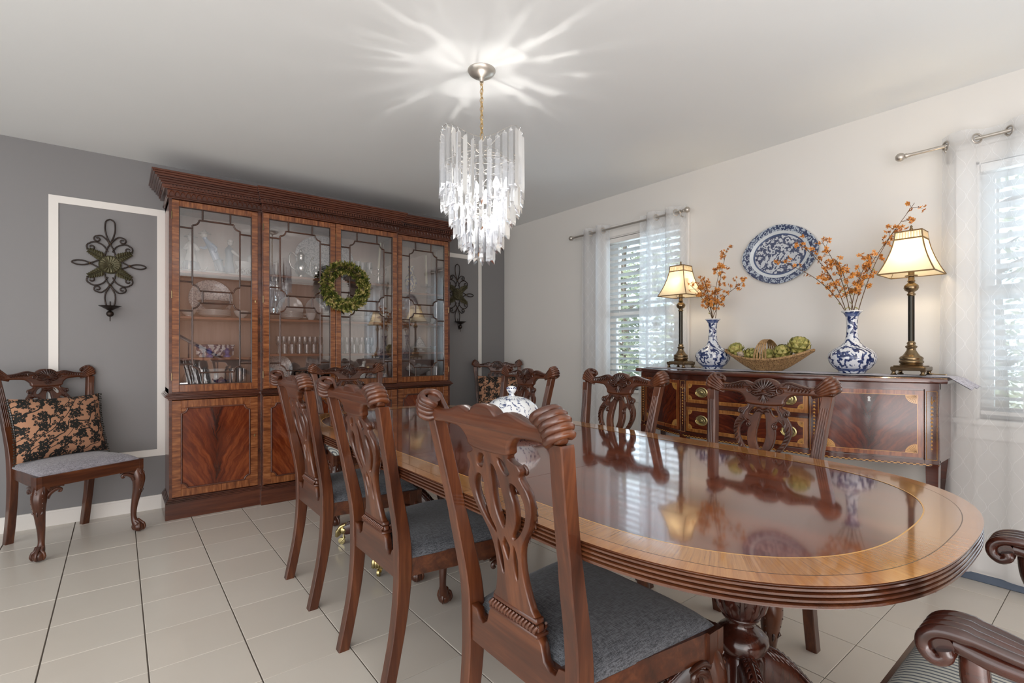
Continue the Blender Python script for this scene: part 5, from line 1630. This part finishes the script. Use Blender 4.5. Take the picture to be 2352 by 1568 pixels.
# chequered stringing along the bottom edge
b = MB(); c2 = MB(); n = 150
for i in range(n):
    ya = -.84+1.68*i/n; yb = -.84+1.68*(i+1)/n
    xa, xb = fxs(ya)-.0062, fxs(yb)-.0062
    for (za, zc), tgt in (((.586,.590), b if i % 2 else c2), ((.590,.594), c2 if i % 2 else b)):
        tgt.add([srel(xa,ya,za), srel(xb,yb,za), srel(xb,yb,zc), srel(xa,ya,zc)], [(0,1,2,3)])
b.obj('light_chequers', M['inlay'], sb, smooth=False, kind='stuff'); c2.obj('dark_chequers', M['dline'], sb, smooth=False, kind='stuff')
front(-.84, .84, .584, .596, .0045, M['sbx'], 'banding_ground', sb)
posts = (-.815, -.380, .380, .815)
for py in posts:
    w = .024
    ya, yb = (py-w, py+w)
    f_ = front(ya, yb, .596, .945, .008, M['sbx'], 'pilaster', sb, 3)
    b = MB(); X = lambda y: fxs(y)-.0094
    def line(p, q, r=.0009):
        b.tube([srel(X(p[0]), p[0], p[1]), srel(X(q[0]), q[0], q[1])], r, 4)
    ya, yb = py-w+.006, py+w-.006
    line((ya,.615),(ya,.935)); line((yb,.615),(yb,.935)); line((ya,.935),(yb,.935)); line((ya,.615),(yb,.615))
    x_ = X(py)
    for k in range(12):                       # bellflower chain
        zc = .862 - k*.0178; s_ = .0078*(1-k*.045)
        b.add([srel(x_,py-s_,zc-.004), srel(x_-.0005,py-s_*.5,zc+.003), srel(x_-.0008,py,zc+.005), srel(x_-.0005,py+s_*.5,zc+.003), srel(x_,py+s_,zc-.004), srel(x_-.0006,py+s_*.3,zc-.002), srel(x_-.0008,py,zc-.008), srel(x_-.0006,py-s_*.3,zc-.002)], [(0,1,2,3,4,5,6,7)])
        b.sph(srel(x_, py, zc-.0118), .0014, 5, 4)
    for sg in (-1, 1):
        b.tube([srel(x_,py,.878), srel(x_,py+sg*.006,.890), srel(x_,py+sg*.010,.898), srel(x_,py+sg*.012,.888)], .0012, 4)
    b.tube([srel(x_,py,.872), srel(x_,py,.912)], .0012, 4)
    b.obj('bellflower_inlay', M['inlay'], f_, smooth=False, kind='stuff')
    # square tapered legs under each pilaster
    xf = fxs(py)-.006
    rg = []
    for z, k in ((.595,1.0),(.09,.70),(.085,.86),(.05,.86),(0,.62)):
        rg.append([srel(xf+.0, py-w*k, z), srel(xf+.044*k, py-w*k, z), srel(xf+.044*k, py+w*k, z), srel(xf, py+w*k, z)])
    MB().loft(rg).obj('leg', M['sbx'], sb, smooth=False)
for sg in (-1, 1):
    rg = []
    for z, k in ((.60,1.0),(.0,.62)):
        xb = XBK-.002
        rg.append([srel(xb-.046*k, sg*.838, z), srel(xb, sg*.838, z), srel(xb, sg*(.838-.046*k), z), srel(xb-.046*k, sg*(.838-.046*k), z)])
    MB().loft(rg).obj('leg', M['sbx'], sb, smooth=False)
def fan(cy, cz, sy, sz, r, proud, parent):
    b = MB(); d = MB(); n = 8
    for k in range(n):
        a0, a1 = pi/2*k/n, pi/2*(k+1)/n
        P = lambda a, q: srel(fxs(cy+sy*q*cos(a))-proud, cy+sy*q*cos(a), cz+sz*q*sin(a))
        b.add([P(a0,.004), P(a0,r), P((a0+a1)/2,r*1.03), P(a1,r), P(a1,.004)], [(0,1,2,3,4)])
        if k:
            p, q = P(a0,.006), P(a0,r*.94)
            d.tube([(p[0]-.0002,p[1],p[2]), (q[0]-.0002,q[1],q[2])], .0005, 4)
    b.obj('fan_inlay', M['inlay'], parent, smooth=False)
    d.obj('fan_lines', M['dline'], parent, smooth=False, kind='stuff')
def face(y0, y1, z0, z1, name, bandm, fanr=.040, bw=.022, proud=.012):
    """door or drawer front: banding, light stringing, flame veneer, four quarter fans"""
    o = front(y0, y1, z0, z1, proud, bandm, name, sb)
    ya, yb, za, zb = y0+bw, y1-bw, z0+bw, z1-bw
    front(ya-.0022, yb+.0022, za-.0022, zb+.0022, proud+.0006, M['inlay'], 'stringing', o, th=-.0125+.02)
    front(yb, ya, za, zb, proud+.0011, M['flamed'], 'flame_veneer', o, uv=True)
    for sy, cy in ((1, ya), (-1, yb)):
        for sz, cz in ((1, za), (-1, zb)):
            fan(cy, cz, sy, sz, fanr, proud+.0016, o)
    return o
for a, c in ((-.788, -.407), (.407, .788)):
    d = face(a, c, .622, .938, 'door', M['rband'])
    m_ = (a+c)/2
    x_ = fxs(m_)-.0142
    MB().tube([srel(x_,m_,.898), srel(x_-.0015,m_,.898)], .0065, 12).add([srel(x_-.0012,m_-.004,.894),srel(x_-.0012,m_+.004,.894),srel(x_-.0012,m_+.0065,.880),srel(x_-.0012,m_-.0065,.880)], [(0,1,2,3)]).obj('keyhole_plate', M['china'], d, smooth=False)
for z0, z1 in ((.802, .938), (.622, .775)):
    d = face(-.352, .352, z0, z1, 'drawer', M['yband'], .026, .021)
    for py in (-.262, .240):
        zc = (z0+z1)/2; x_ = fxs(py)-.0138
        T = Matrix.Translation(Vector(srel(x_, py, zc))) @ Matrix.Rotation(-pi/2, 4, 'Y')
        h = MB().lathe([(.001,.006),(.006,.0055),(.010,.003),(.013,.0045),(.017,.003),(.024,.002),(.027,.004),(.030,.003),(.032,.0)], 30, M=T, sy=1.28).obj('pull', M['brass'], d)
        MB().tube([srel(x_-.010, py+.036*cos(t_), zc-.024*sin(t_)) for t_ in [pi*k/12 for k in range(13)]], .0024, 6).obj('bail_handle', M['brass'], d)
front(-.352, .352, .777, .800, .009, M['sbx'], 'divider_rail', sb)

# runner
rn = thing('table_runner', 'lilac grey linen runner along the sideboard, hanging over the right end', 'runner', (3.06, SBY, 1.0))
def rfn(u, v):
    y = .84 - u*1.80; x = 2.945-3.06 + v*.27
    z = .0035 + .0006*sin(y*40+v*9)
    if y < -.875:
        d = (-.875-y); y = -.875 - .012 - d*.80; z = .0035 - d*.55 - .004*sin(v*14)
    if abs(y) < .875: x = max(x, fxs(max(-.84,min(.84,y)))-3.06+.02)
    return (x, y, z)
rb = MB().grid(rfn, 80, 12)
rb.grid(lambda u, v: (rfn(u,v)[0], rfn(u,v)[1], rfn(u,v)[2]-.0028), 80, 12)
rb.obj('cloth', M['runner'], rn, ang=60)
TZ2 = 1.0052

# ---------------------------------------------------------------- table lamps
def table_lamp(y, label, energy):
    r = thing('table_lamp', label, 'lamp', (3.12, y, TZ2), radians(45-45), 'brass column lamps on the sideboard')
    b = MB().cbox(-.070,.070,-.070,.070,.022,.042,.003).cbox(-.060,.060,-.060,.060,.042,.047,.002)
    for sx in (-1,1):
        for sy in (-1,1):
            b.lathe([(.002,0),(.013,0),(.014,.004),(.009,.008),(.008,.016),(.012,.023),(.002,.024)], 12, c=(sx*.058,sy*.058,0))
    b.obj('base', M['abrass'], r)
    prof = [(.045,.047),(.048,.052),(.044,.056),(.050,.062),(.050,.070),(.046,.074),(.049,.082),(.046,.090),(.036,.096),(.028,.108),(.020,.122),(.018,.132),(.024,.138),(.025,.144),(.018,.148),(.016,.152),(.019,.158),(.016,.164),(.0125,.168),(.0125,.395),(.017,.400),(.018,.406),(.013,.410),(.014,.416),(.026,.424),(.031,.436),(.029,.448),(.018,.458),(.013,.464),(.017,.470),(.013,.476),(.013,.490),(.026,.494),(.026,.499),(.013,.502),(.013,.540)]
    MB().lathe(prof, 24).obj('column', M['abrass'], r)
    MB().lathe([(.0128,.17),(.0136,.17),(.0136,.395),(.0128,.395)], 24).obj('sleeve', plain('dark_sleeve'+str(y)[:3], lin(52,50,44), .25, .7), r)
    # bell shade: square plan, concave sides
    S0, S1, z0, z1 = .112, .052, .505, .715
    rings = []; n = 14
    def half(t_): return S1 + (S0-S1)*((1-t_)**1.9*.82 + (1-t_)*.18)
    for i in range(n+1):
        t_ = i/n; hw = half(t_); z = z0+(z1-z0)*t_
        rg = []
        for k in range(4):
            a = k*pi/2
            for q in range(6):
                u_ = -1+2*q/6
                bow = 1-.03*(1-u_*u_)
                p = Vector((hw*bow, hw*u_, z)); rg.append(Matrix.Rotation(a,4,'Z') @ p)
        rings.append(rg)
    MB().loft(rings, True, False).obj('shade', M['shade'], r, ang=60)
    b = MB()
    for k in range(4):
        R = Matrix.Rotation(k*pi/2, 4, 'Z')
        b.tube([R @ Vector((half(i/n)+.001, half(i/n)+.001, z0+(z1-z0)*i/n)) for i in range(n+1)], .0028, 6)
        for z, hw in ((z0,half(0)),(z1,S1+.001),(z1-.037, half(.824))):
            b.tube([R @ Vector((hw+.0006,-hw,z)), R @ Vector((hw+.0006,hw,z))], .0034, 6)
    b.obj('shade_braid', M['shadetrim'], r)
    b = MB()
    for k in range(4):
        R = Matrix.Rotation(k*pi/2, 4, 'Z')
        for q in range(9):
            yy = -.046+.0115*q
            b.tube([R @ Vector((half(.84)+.002,yy,z1-.034)), R @ Vector((S1+.002,yy*.98,z1-.003))], .0022, 5)
    b.obj('pleats', M['shade'], r, kind='stuff')
    b = MB().tube([(0,0,.54),(0,0,.725)], .003, 6).lathe([(.002,.722),(.006,.724),(.008,.732),(.004,.738),(.006,.744),(.001,.752)], 10)
    for k in range(4):
        a = k*pi/2; b.tube([(0,0,.712),(S1*cos(a),S1*sin(a),.712)], .0018, 5)
    b.obj('finial', M['abrass'], r)
    MB().lathe([(.002,.545),(.012,.548),(.014,.56),(.026,.585),(.028,.60),(.020,.62),(.002,.63)], 14).obj('bulb', M['bulbw'], r)
    l = lamp('table_lamp_light', 'POINT', (3.12, y, TZ2+.60), energy, (1,.78,.50), .03)
    MB().tube(catmull([(.05,-.02,.03),(.08,-.06,.006),(.06,-.12,.004),(.02,-.13,.004)], 4), .0025, 6).obj('cord', M['chain'], r)
    return r
lamp1 = table_lamp(2.012, 'lit brass column lamp with bell shade in front of the narrow window', 10.0)
lamp2 = table_lamp(.708, 'lit brass column lamp with bell shade at the sideboard end by the sheer curtain', 13.0)

# ---------------------------------------------------------------- vases and branches
vprof = [(.002,0),(.060,0),(.062,.006),(.066,.014),(.088,.030),(.106,.055),(.113,.080),(.108,.105),(.088,.128),(.058,.146),(.038,.165),(.030,.190),(.026,.225),(.025,.270),(.029,.305),(.038,.322),(.047,.331),(.048,.334),(.044,.333),(.030,.315),(.022,.28),(.021,.2),(.002,.15)]
def vase(y, label, branches, s=1.0, spec=''):
    r = thing('bottle_vase', label, 'vase', (3.12, y, TZ2), 0, 'blue and white bottle vases')
    MB().lathe([(a*s, z*s) for a, z in vprof], 40).obj('body', M['vase'], r)
    MB().lathe([(.0445*s,.333*s),(.049*s,.331*s),(.050*s,.336*s),(.046*s,.338*s),(.0445*s,.333*s)], 40).obj('rim', M['china'], r)
    for bi, (dy, dz, dx, lb) in enumerate(branches):
        br = thing('blossom_branch', lb, 'branch', (3.12, y, TZ2+.16*s), 0, 'orange blossom branches'+spec)
        rnd = random.Random(bi*13+int(y*100))
        a0 = rnd.uniform(0, 6.28)
        base = Vector((.010*cos(a0), .010*sin(a0), .0)); mouth = Vector((dx*.05+.012*cos(a0), dy*.07+.012*sin(a0), .185*s))
        tip = Vector((dx, dy, dz+.17*s))
        mid = mouth.lerp(tip, .5) + Vector((0, -dy*.10, .02))
        main = catmull([base, mouth, mid, tip], 7)
        st = MB().tube(main, [.0028,.0012], 5)
        fl = MB(); bd = MB()
        def blossom(p, s2=1):
            p = Vector(p)
            nrm = Vector((rnd.uniform(-1,.2), rnd.uniform(-1,1), rnd.uniform(-.3,1))).normalized()
            t1 = nrm.orthogonal().normalized(); t2 = nrm.cross(t1)
            for k in range(5):
                a = 2*pi*k/5; d = t1*cos(a)+t2*sin(a); w = (t2*cos(a)-t1*sin(a))*.0042*s2
                e = p + d*.0125*s2 + nrm*.004*s2; m_ = p + d*.007*s2 + nrm*.001
                fl.add([p, m_+w, e, m_-w], [(0,1,2),(0,2,3)])
            bd.sph(p+nrm*.002, .0026*s2, 6, 4)
        L = len(main)
        for i in range(10, L):
            if rnd.random() < .93:
                p = Vector(main[i])
                for q in range(rnd.choice((1,2,2))):
                    d = Vector((rnd.uniform(-1,1)*.6, rnd.uniform(-1,1), rnd.uniform(-.2,1))).normalized()*rnd.uniform(.018,.048)
                    st.tube([p, p+d*.6+Vector((0,0,.004)), p+d], [.0010,.0007], 4)
                    for w in range(rnd.choice((2,3,4))):
                        blossom(p+d+Vector([rnd.uniform(-.012,.012) for _ in range(3)]), rnd.uniform(.8,1.25))
                    if rnd.random() < .5: bd.sph(p+d*.7+Vector((.003,.003,.008)), .0032, 6, 4)
        st.obj('twig', M['stem'], br)
        fl.obj('blossoms', M['berry'], br, smooth=False, kind='stuff', recalc=False)
        bd.obj('berries', M['berryd'], br, kind='stuff')
        if bi % 2 == 0:
            lf = MB()
            for i in range(7, 13):
                p = Vector(main[i]); d = Vector((rnd.uniform(-1,1), rnd.uniform(-1,1), .6)).normalized()
                w = d.orthogonal().normalized()*.004
                lf.add([p, p+d*.012+w, p+d*.026, p+d*.012-w], [(0,1,2,3)])
            lf.obj('leaves', M['arti'], br, smooth=False, recalc=False)
# dy: negative = towards the larger lamp side of the room
vase(1.771, 'blue and white bottle vase between the smaller lamp and the basket', [
    (.21,.30,-.03,'orange blossom branch leaning over the smaller lamp shade'),
    (.10,.27,.02,'orange blossom branch rising just beside the smaller lamp shade'),
    (.03,.26,-.05,'short upright orange blossom branch in the middle of the left vase'),
    (-.10,.46,0,'tallest orange blossom branch of the left vase'),
    (-.075,.33,-.04,'medium orange blossom branch close to the tallest one in the left vase'),
    (-.23,.24,-.02,'orange blossom branch of the left vase bending towards the wall platter')], .985, ', left vase')
vase(.965, 'blue and white bottle vase between the basket and the larger lamp', [
    (.36,.33,-.06,'long orange blossom branch reaching across the wall platter'),
    (.27,.42,.02,'orange blossom branch crossing the upper right of the wall platter'),
    (.13,.40,-.05,'orange blossom branch standing just right of the wall platter'),
    (.05,.28,-.07,'short orange blossom branch in the middle of the right vase'),
    (-.10,.30,-.03,'orange blossom branch of the right vase leaning gently to the larger lamp'),
    (-.17,.40,.03,'orange blossom branch nearly touching the larger lamp shade'),
    (-.27,.53,0,'tall orange blossom branch arching over the larger lamp shade')], 1.0, ', right vase')

# ---------------------------------------------------------------- artichoke basket
bk = thing('basket', 'boat shaped wicker basket with arched handle full of artichokes', 'basket', (3.10, 1.407, TZ2))
def brim(a, k):       # k 0 = foot, 1 = brim
    L = .085+(.262-.085)*k**.85; Wd = .055+(.095-.055)*k; sp_ = abs(cos(a))
    return Vector((Wd*sin(a), L*cos(a), .002 + k*(.062+.058*abs(cos(a))**2.2)))
b = MB()
for i in range(72):
    a = 2*pi*i/72
    for off in (.05, -.05):
        b.tube([brim(a+off*(1-k/5)*0 + off*(k/5)*1.6, k/5) for k in range(6)], .0018, 4)
for k in (.0,.12,.25,.55,.8):
    b.tube([brim(2*pi*i/48, k) for i in range(49)], .0019, 4)
b.obj('woven_sides', M['wicker'], bk, kind='stuff')
b = MB()
for dz in (0, .006):
    b.tube([brim(2*pi*i/60, 1)+Vector((0,0,dz)) for i in range(61)], .0042, 6)
b.tube([brim(2*pi*i/48, 0)+Vector((0,0,.004)) for i in range(49)], .0045, 6)
b.obj('brim', M['wicker'], bk)
MB().grid(lambda u, v: tuple(brim(2*pi*u, v)*.975+Vector((0,0,.002))), 40, 6).grid(lambda u, v: tuple(Vector((.05*v*sin(2*pi*u), .08*v*cos(2*pi*u), .004))), 24, 1).obj('lining', M['wicker'], bk, recalc=False)
b = MB()
for k in range(5):
    o_ = (k-2)*.0125
    pts = []
    for i in range(15):
        t_ = pi*i/14
        sp_ = 1-.62*sin(t_)**1.5
        pts.append((-.095*cos(t_), o_*sp_*1.4+.0, .060+.128*sin(t_)**.8))
    b.tube(pts, .0052, 6, flat=.5)
b.obj('handle', M['wicker'], bk)
def artichoke(dy, dx, z, s, label, tilt=(0,0)):
    o = thing('artichoke', label, 'artichoke', (3.10+dx, 1.407+dy, TZ2+z), 0, 'artichokes in the basket')
    o.rotation_euler = (radians(tilt[0]), radians(tilt[1]), s*40)
    b = MB().sph((0,0,0), .030*s, 12, 8)
    n = 0
    for ring_, (th, cnt, L) in enumerate(((-50,8,.026),(-22,9,.030),(4,9,.032),(28,8,.030),(52,6,.026),(74,4,.020))):
        for k in range(cnt):
            a = 2*pi*(k+.5*(ring_ % 2))/cnt; t_ = radians(th)
            p = Vector((cos(a)*cos(t_), sin(a)*cos(t_), sin(t_)))*.027*s
            out = p.normalized(); up = Vector((0,0,1)); d = (up - out*up.dot(out)); d = d.normalized() if d.length > .1 else out
            sd = d.cross(out); w = sd*.0125*s
            q0, q1, q2 = p, p+d*L*.5*s+out*.008*s, p+d*L*s+out*.006*s
            b.add([q0-w*.7, q0+w*.7, q1+w, q2+w*.25, q2-w*.25, q1-w, q1+out*.005*s], [(0,1,6),(1,2,6),(2,3,6),(3,4,6),(4,5,6),(5,0,6)])
    b.obj('scales', M['arti'], o, smooth=False, recalc=False)
artichoke(.180, -.02, .120, 1.2, 'artichoke with open leaves at the basket tip nearest the left vase', (20,-15))
artichoke(.095, -.01, .092, 1.1, 'artichoke lying left of the basket handle', (70,0))
artichoke(-.010, 0, .090, 1.0, 'artichoke seen through the basket handle', (60,20))
artichoke(-.095, -.01, .104, 1.25, 'artichoke just right of the basket handle', (10,-25))
artichoke(-.185, -.01, .142, 1.45, 'biggest artichoke raised at the basket tip nearest the right vase', (0,-10))
o = thing('dried_pod', 'pale twisted dried pod between the two left artichokes', 'pod', (3.055, 1.548, TZ2+.098))
b = MB()
for k in range(5): b.ring((0,0,0), .012+.003*k, .003, 'x', 18, 5, M=Matrix.Rotation(k*.5,4,'Z') @ Matrix.Rotation(k*.3,4,'Y'))
b.sph((0,0,0), .018, 10, 8).obj('pod', plain('dried_pod', lin(176,160,142), .8), o)

# ---------------------------------------------------------------- wall platter
pl = thing('wall_platter', 'oval blue and white transfer platter hung on the white wall', 'platter', (XW-.004, 1.435, 1.744))
def oval(k, m_=0):
    P = []
    for i in range(64):
        a = 2*pi*i/64; w = 1+.022*cos(4*a)*m_ - .012*abs(sin(4*a))*m_
        P.append((k, .232*cos(a)*w, .186*sin(a)*w))
    return P
def prg(lst):
    R = []
    for s, d, m_ in lst: R.append([(-d, y*s, z*s) for _, y, z in oval(0, m_)])
    return R
T25 = Matrix.Rotation(radians(-3), 4, 'X')
MB().loft(prg([(.98,.001,1),(1.0,.018,1),(.995,.022,1),(.94,.0225,1),(.80,.0165,.5)]), True, False, M=T25).obj('rim', M['rim'], pl)
MB().loft(prg([(.80,.0165,.5),(.70,.010,.2)]), True, False, M=T25).obj('border', plain('platter_white', lin(204,210,214), .1), pl)
MB().loft(prg([(.71,.0105,.2),(.66,.0085,.1)]), True, False, M=T25).obj('inner_line', plain('platter_line', lin(72,86,118), .1), pl)
MB().loft(prg([(.66,.0085,.1),(.02,.0065,0)]), True, True, M=T25).obj('well', M['platter'], pl)

# ---------------------------------------------------------------- tureen on the dining table
tu = thing('tureen', 'white and blue porcelain tureen with domed lobed lid on the dining table', 'tureen', (1.345, 1.70, TZ+.001))
MB().lathe([(.002,0),(.085,0),(.10,.006),(.155,.018),(.157,.021),(.10,.012),(.002,.008)], 48, lobes=8, lob=.02).obj('stand', M['tureen'], tu)
MB().lathe([(.002,.012),(.060,.012),(.062,.020),(.052,.026),(.085,.045),(.112,.068),(.120,.088),(.124,.092),(.118,.094),(.002,.08)], 48, lobes=8, lob=.022).obj('bowl', M['tureen'], tu)
MB().lathe([(.124,.092),(.125,.096),(.118,.106),(.105,.130),(.080,.150),(.050,.163),(.024,.168),(.002,.168)], 48, lobes=8, lob=.022).obj('lid', M['tureen'], tu)
MB().lathe([(.020,.165),(.012,.172),(.010,.178),(.016,.184),(.0225,.194),(.021,.204),(.014,.211),(.002,.213)], 24).obj('knob', M['tureen'], tu)
b = MB()
for k in range(34):
    a = 2*pi*k/34
    b.add([(.058*cos(a-.05),.058*sin(a-.05),.1625),(.058*cos(a+.05),.058*sin(a+.05),.1625),(.070*cos(a),.070*sin(a),.1578)], [(0,1,2)])
for k in range(14):
    a = 2*pi*k/14
    b.sph((.0215*cos(a),.0215*sin(a),.203), .0028, 5, 4)
b.obj('printed_border', plain('blue_print', lin(66,80,120), .2), tu, smooth=False, kind='stuff')

# ================================================================ chandelier
CHX, CHY = 1.35, 1.935
ch = thing('chandelier', 'tiered crystal prism chandelier hanging on a chain from the ceiling', 'chandelier', (CHX, CHY, H))
MB().lathe([(.002,-.040),(.014,-.038),(.020,-.034),(.040,-.028),(.058,-.016),(.066,-.004),(.066,0),(.002,0)], 32).lathe([(.002,-.056),(.009,-.054),(.011,-.044),(.013,-.038),(.002,-.036)], 16).obj('ceiling_canopy', M['nickel'], ch)
b = MB(); z = -.058; k = 0
cb = MB()
while z > -.375:
    Rm = Matrix.Translation((0,0,z)) @ Matrix.Rotation(pi/2*(k % 2)+.4, 4, 'Z')
    b.ring((0,0,0), .0085, .0017, 'x', 14, 5, M=Rm @ Matrix.Scale(1.55, 4, (0,0,1)))
    z -= .0205; k += 1
for i, zz in enumerate([-.05-.02*j for j in range(17)]): pass
cb.tube([(.004*sin(j*1.3), .004*cos(j*1.1), -.05-.02*j) for j in range(18)], .0022, 6)
b.obj('chain', M['chain'], ch, kind='stuff'); cb.obj('cord', M['chain'], ch)
# prism: three sided bar, pointed foot
def prism_me(L, w=.0125):
    b = MB(); 
    def tri(s, z): return [(s*cos(2*pi*k/3+pi/6), s*sin(2*pi*k/3+pi/6), z) for k in range(3)]
    b.loft([tri(w*.35,0), tri(w,-.008), tri(w,-L+.020), ], True, True)
    r = tri(w, -L+.020); b.add(r+[(w*.75,0,-L)], [(0,1,3),(1,2,3),(2,0,3)])
    b.tube([(0,0,0),(.002,0,.006),(.007,0,.013)], .0008, 4)
    return b.mesh('prism', M['prism'], False)
ring = MB()
tiers = [  # radius, count, top z (function), length
    (.192, 34, lambda a: 2.105-.045*cos(3*a), .27),
    (.170, 28, lambda a: 1.985-.012*cos(3*a+1), .20),
    (.112, 18, lambda a: 2.045+.012*cos(2*a), .17),
    (.145, 26, lambda a: 1.965, .24),
    (.122, 22, lambda a: 1.900+.01*cos(3*a), .235),
    (.098, 18, lambda a: 1.835, .22),
    (.080, 15, lambda a: 1.80, .20),
    (.054, 10, lambda a: 1.755, .205),
]
camdir = atan2(-CHY, -CHX)
for ti, (R, n, zf, L) in enumerate(tiers):
    me = prism_me(L)
    pts = []
    for k in range(n):
        a = camdir + 2*pi*k/n; z = zf(a-camdir) - H
        rr = R + rnd.uniform(-.002, .002)
        link('prism', me, ch, location=(rr*cos(a), rr*sin(a), z-.012), rotation_euler=(0, rnd.uniform(-.02,.02), a+rnd.uniform(-.35,.35)))
    for k in range(49):
        a = 2*pi*k/48; pts.append((R*cos(a), R*sin(a), zf(a-camdir)-H))
    ring.tube(pts, .0010, 4)
    for k in range(4):
        a = k*pi/2+ti*.3
        ring.tube([(R*cos(a),R*sin(a),zf(a-camdir)-H), (.014*cos(a),.014*sin(a),min(zf(0),2.06)-H)], .0010, 4)
ring.tube([(0,0,-.37),(0,0,1.74-H)], .006, 8)
for k in range(3):
    a = k*2*pi/3
    ring.tube([(.0,.0,-.375),(.10*cos(a),.10*sin(a),2.085-H),(.19*cos(a),.19*sin(a),2.105-.045-H)], .002, 5)
ring.obj('frame', M['nickel'], ch)
bz = []
for k in range(6):
    a = k*pi/3+.3; rr = .070 if k % 2 else .050; z = (1.905 if k % 2 else 1.83)-H
    bz.append((rr*cos(a), rr*sin(a), z))
    ring2 = MB().lathe([(.002,-.03),(.011,-.03),(.011,.0),(.002,.002)], 12, c=(rr*cos(a), rr*sin(a), z-.02)).tube([(0,0,z-.06),(rr*cos(a), rr*sin(a), z-.05)], .003, 6)
    ring2.obj('bulb_holder', M['china'], ch)
    MB().lathe([(.002,-.018),(.008,-.016),(.017,.002),(.018,.012),(.011,.030),(.003,.046),(.001,.048)], 14, c=(rr*cos(a), rr*sin(a), z)).obj('bulb', M['bulb'], ch)
CHE = 5.2
lamp('chandelier_light', 'POINT', (CHX, CHY, 1.895), CHE*1.05, (1,.96,.91), .008)
lamp('chandelier_light', 'POINT', (CHX+.015, CHY-.02, 1.76), CHE*1.3, (1,.95,.90), .008)

# ================================================================ outside the windows
g = MB().box(XW+.6, 40, -25, 40, -.75, -.6).obj('ground_lawn', M['lawn'], None, smooth=False)
g['kind'] = 'structure'
tr = random.Random(21)
def tree(x, y, h, r, label, n=3200):
    o = thing('garden_tree', label, 'tree', (x, y, -.6), 0, 'garden trees beyond the windows')
    b = MB().tube(catmull([(0,0,0),(.05,.02,h*.3),(-.04,.05,h*.6),(.02,0,h*.9)], 4), [.14, .03], 8)
    for k in range(9):
        a = tr.uniform(0, 6.28); z = h*tr.uniform(.2,.8); L = r*tr.uniform(.5,.9)
        b.tube([(0,0,z),(L*.5*cos(a),L*.5*sin(a),z+L*.25),(L*cos(a),L*sin(a),z+L*.35)], [.045,.012], 5)
    b.obj('trunk', M['bark'], o)
    f = MB()
    for k in range(n):
        a, t_ = tr.uniform(0, 6.28), tr.uniform(-.95, 1); q = r*tr.uniform(.25, 1)**.5*sqrt(1-t_*t_*.8)
        p = Vector((q*cos(a), q*sin(a), h*.55+t_*h*.42))
        d = Vector((tr.uniform(-1,1),tr.uniform(-1,1),tr.uniform(-.6,.6))).normalized()*tr.uniform(.04,.10); e = d.orthogonal().normalized()*d.length*.45
        f.add([p-d, p+e, p+d, p-e], [(0,1,2,3)])
    f.obj('foliage', M['gleaf'], o, smooth=False, kind='stuff', recalc=False)
tree(9.0, 7.2, 5.2, 2.0, 'tall leafy garden tree seen through the narrow window')
tree(12.5, 12.0, 6.5, 2.6, 'broad garden tree farther off through the narrow window')
tree(6.4, 4.1, 3.2, 1.4, 'low garden tree by the right side of the narrow window view', 2500)
tree(9.5, 1.2, 5.5, 2.1, 'tall garden tree seen through the curtained window by the larger lamp')
tree(7.4, -2.9, 3.8, 1.6, 'smaller garden tree low in the curtained window', 2600)
tree(14.5, 2.6, 7.0, 2.8, 'large garden tree far behind the curtained window')
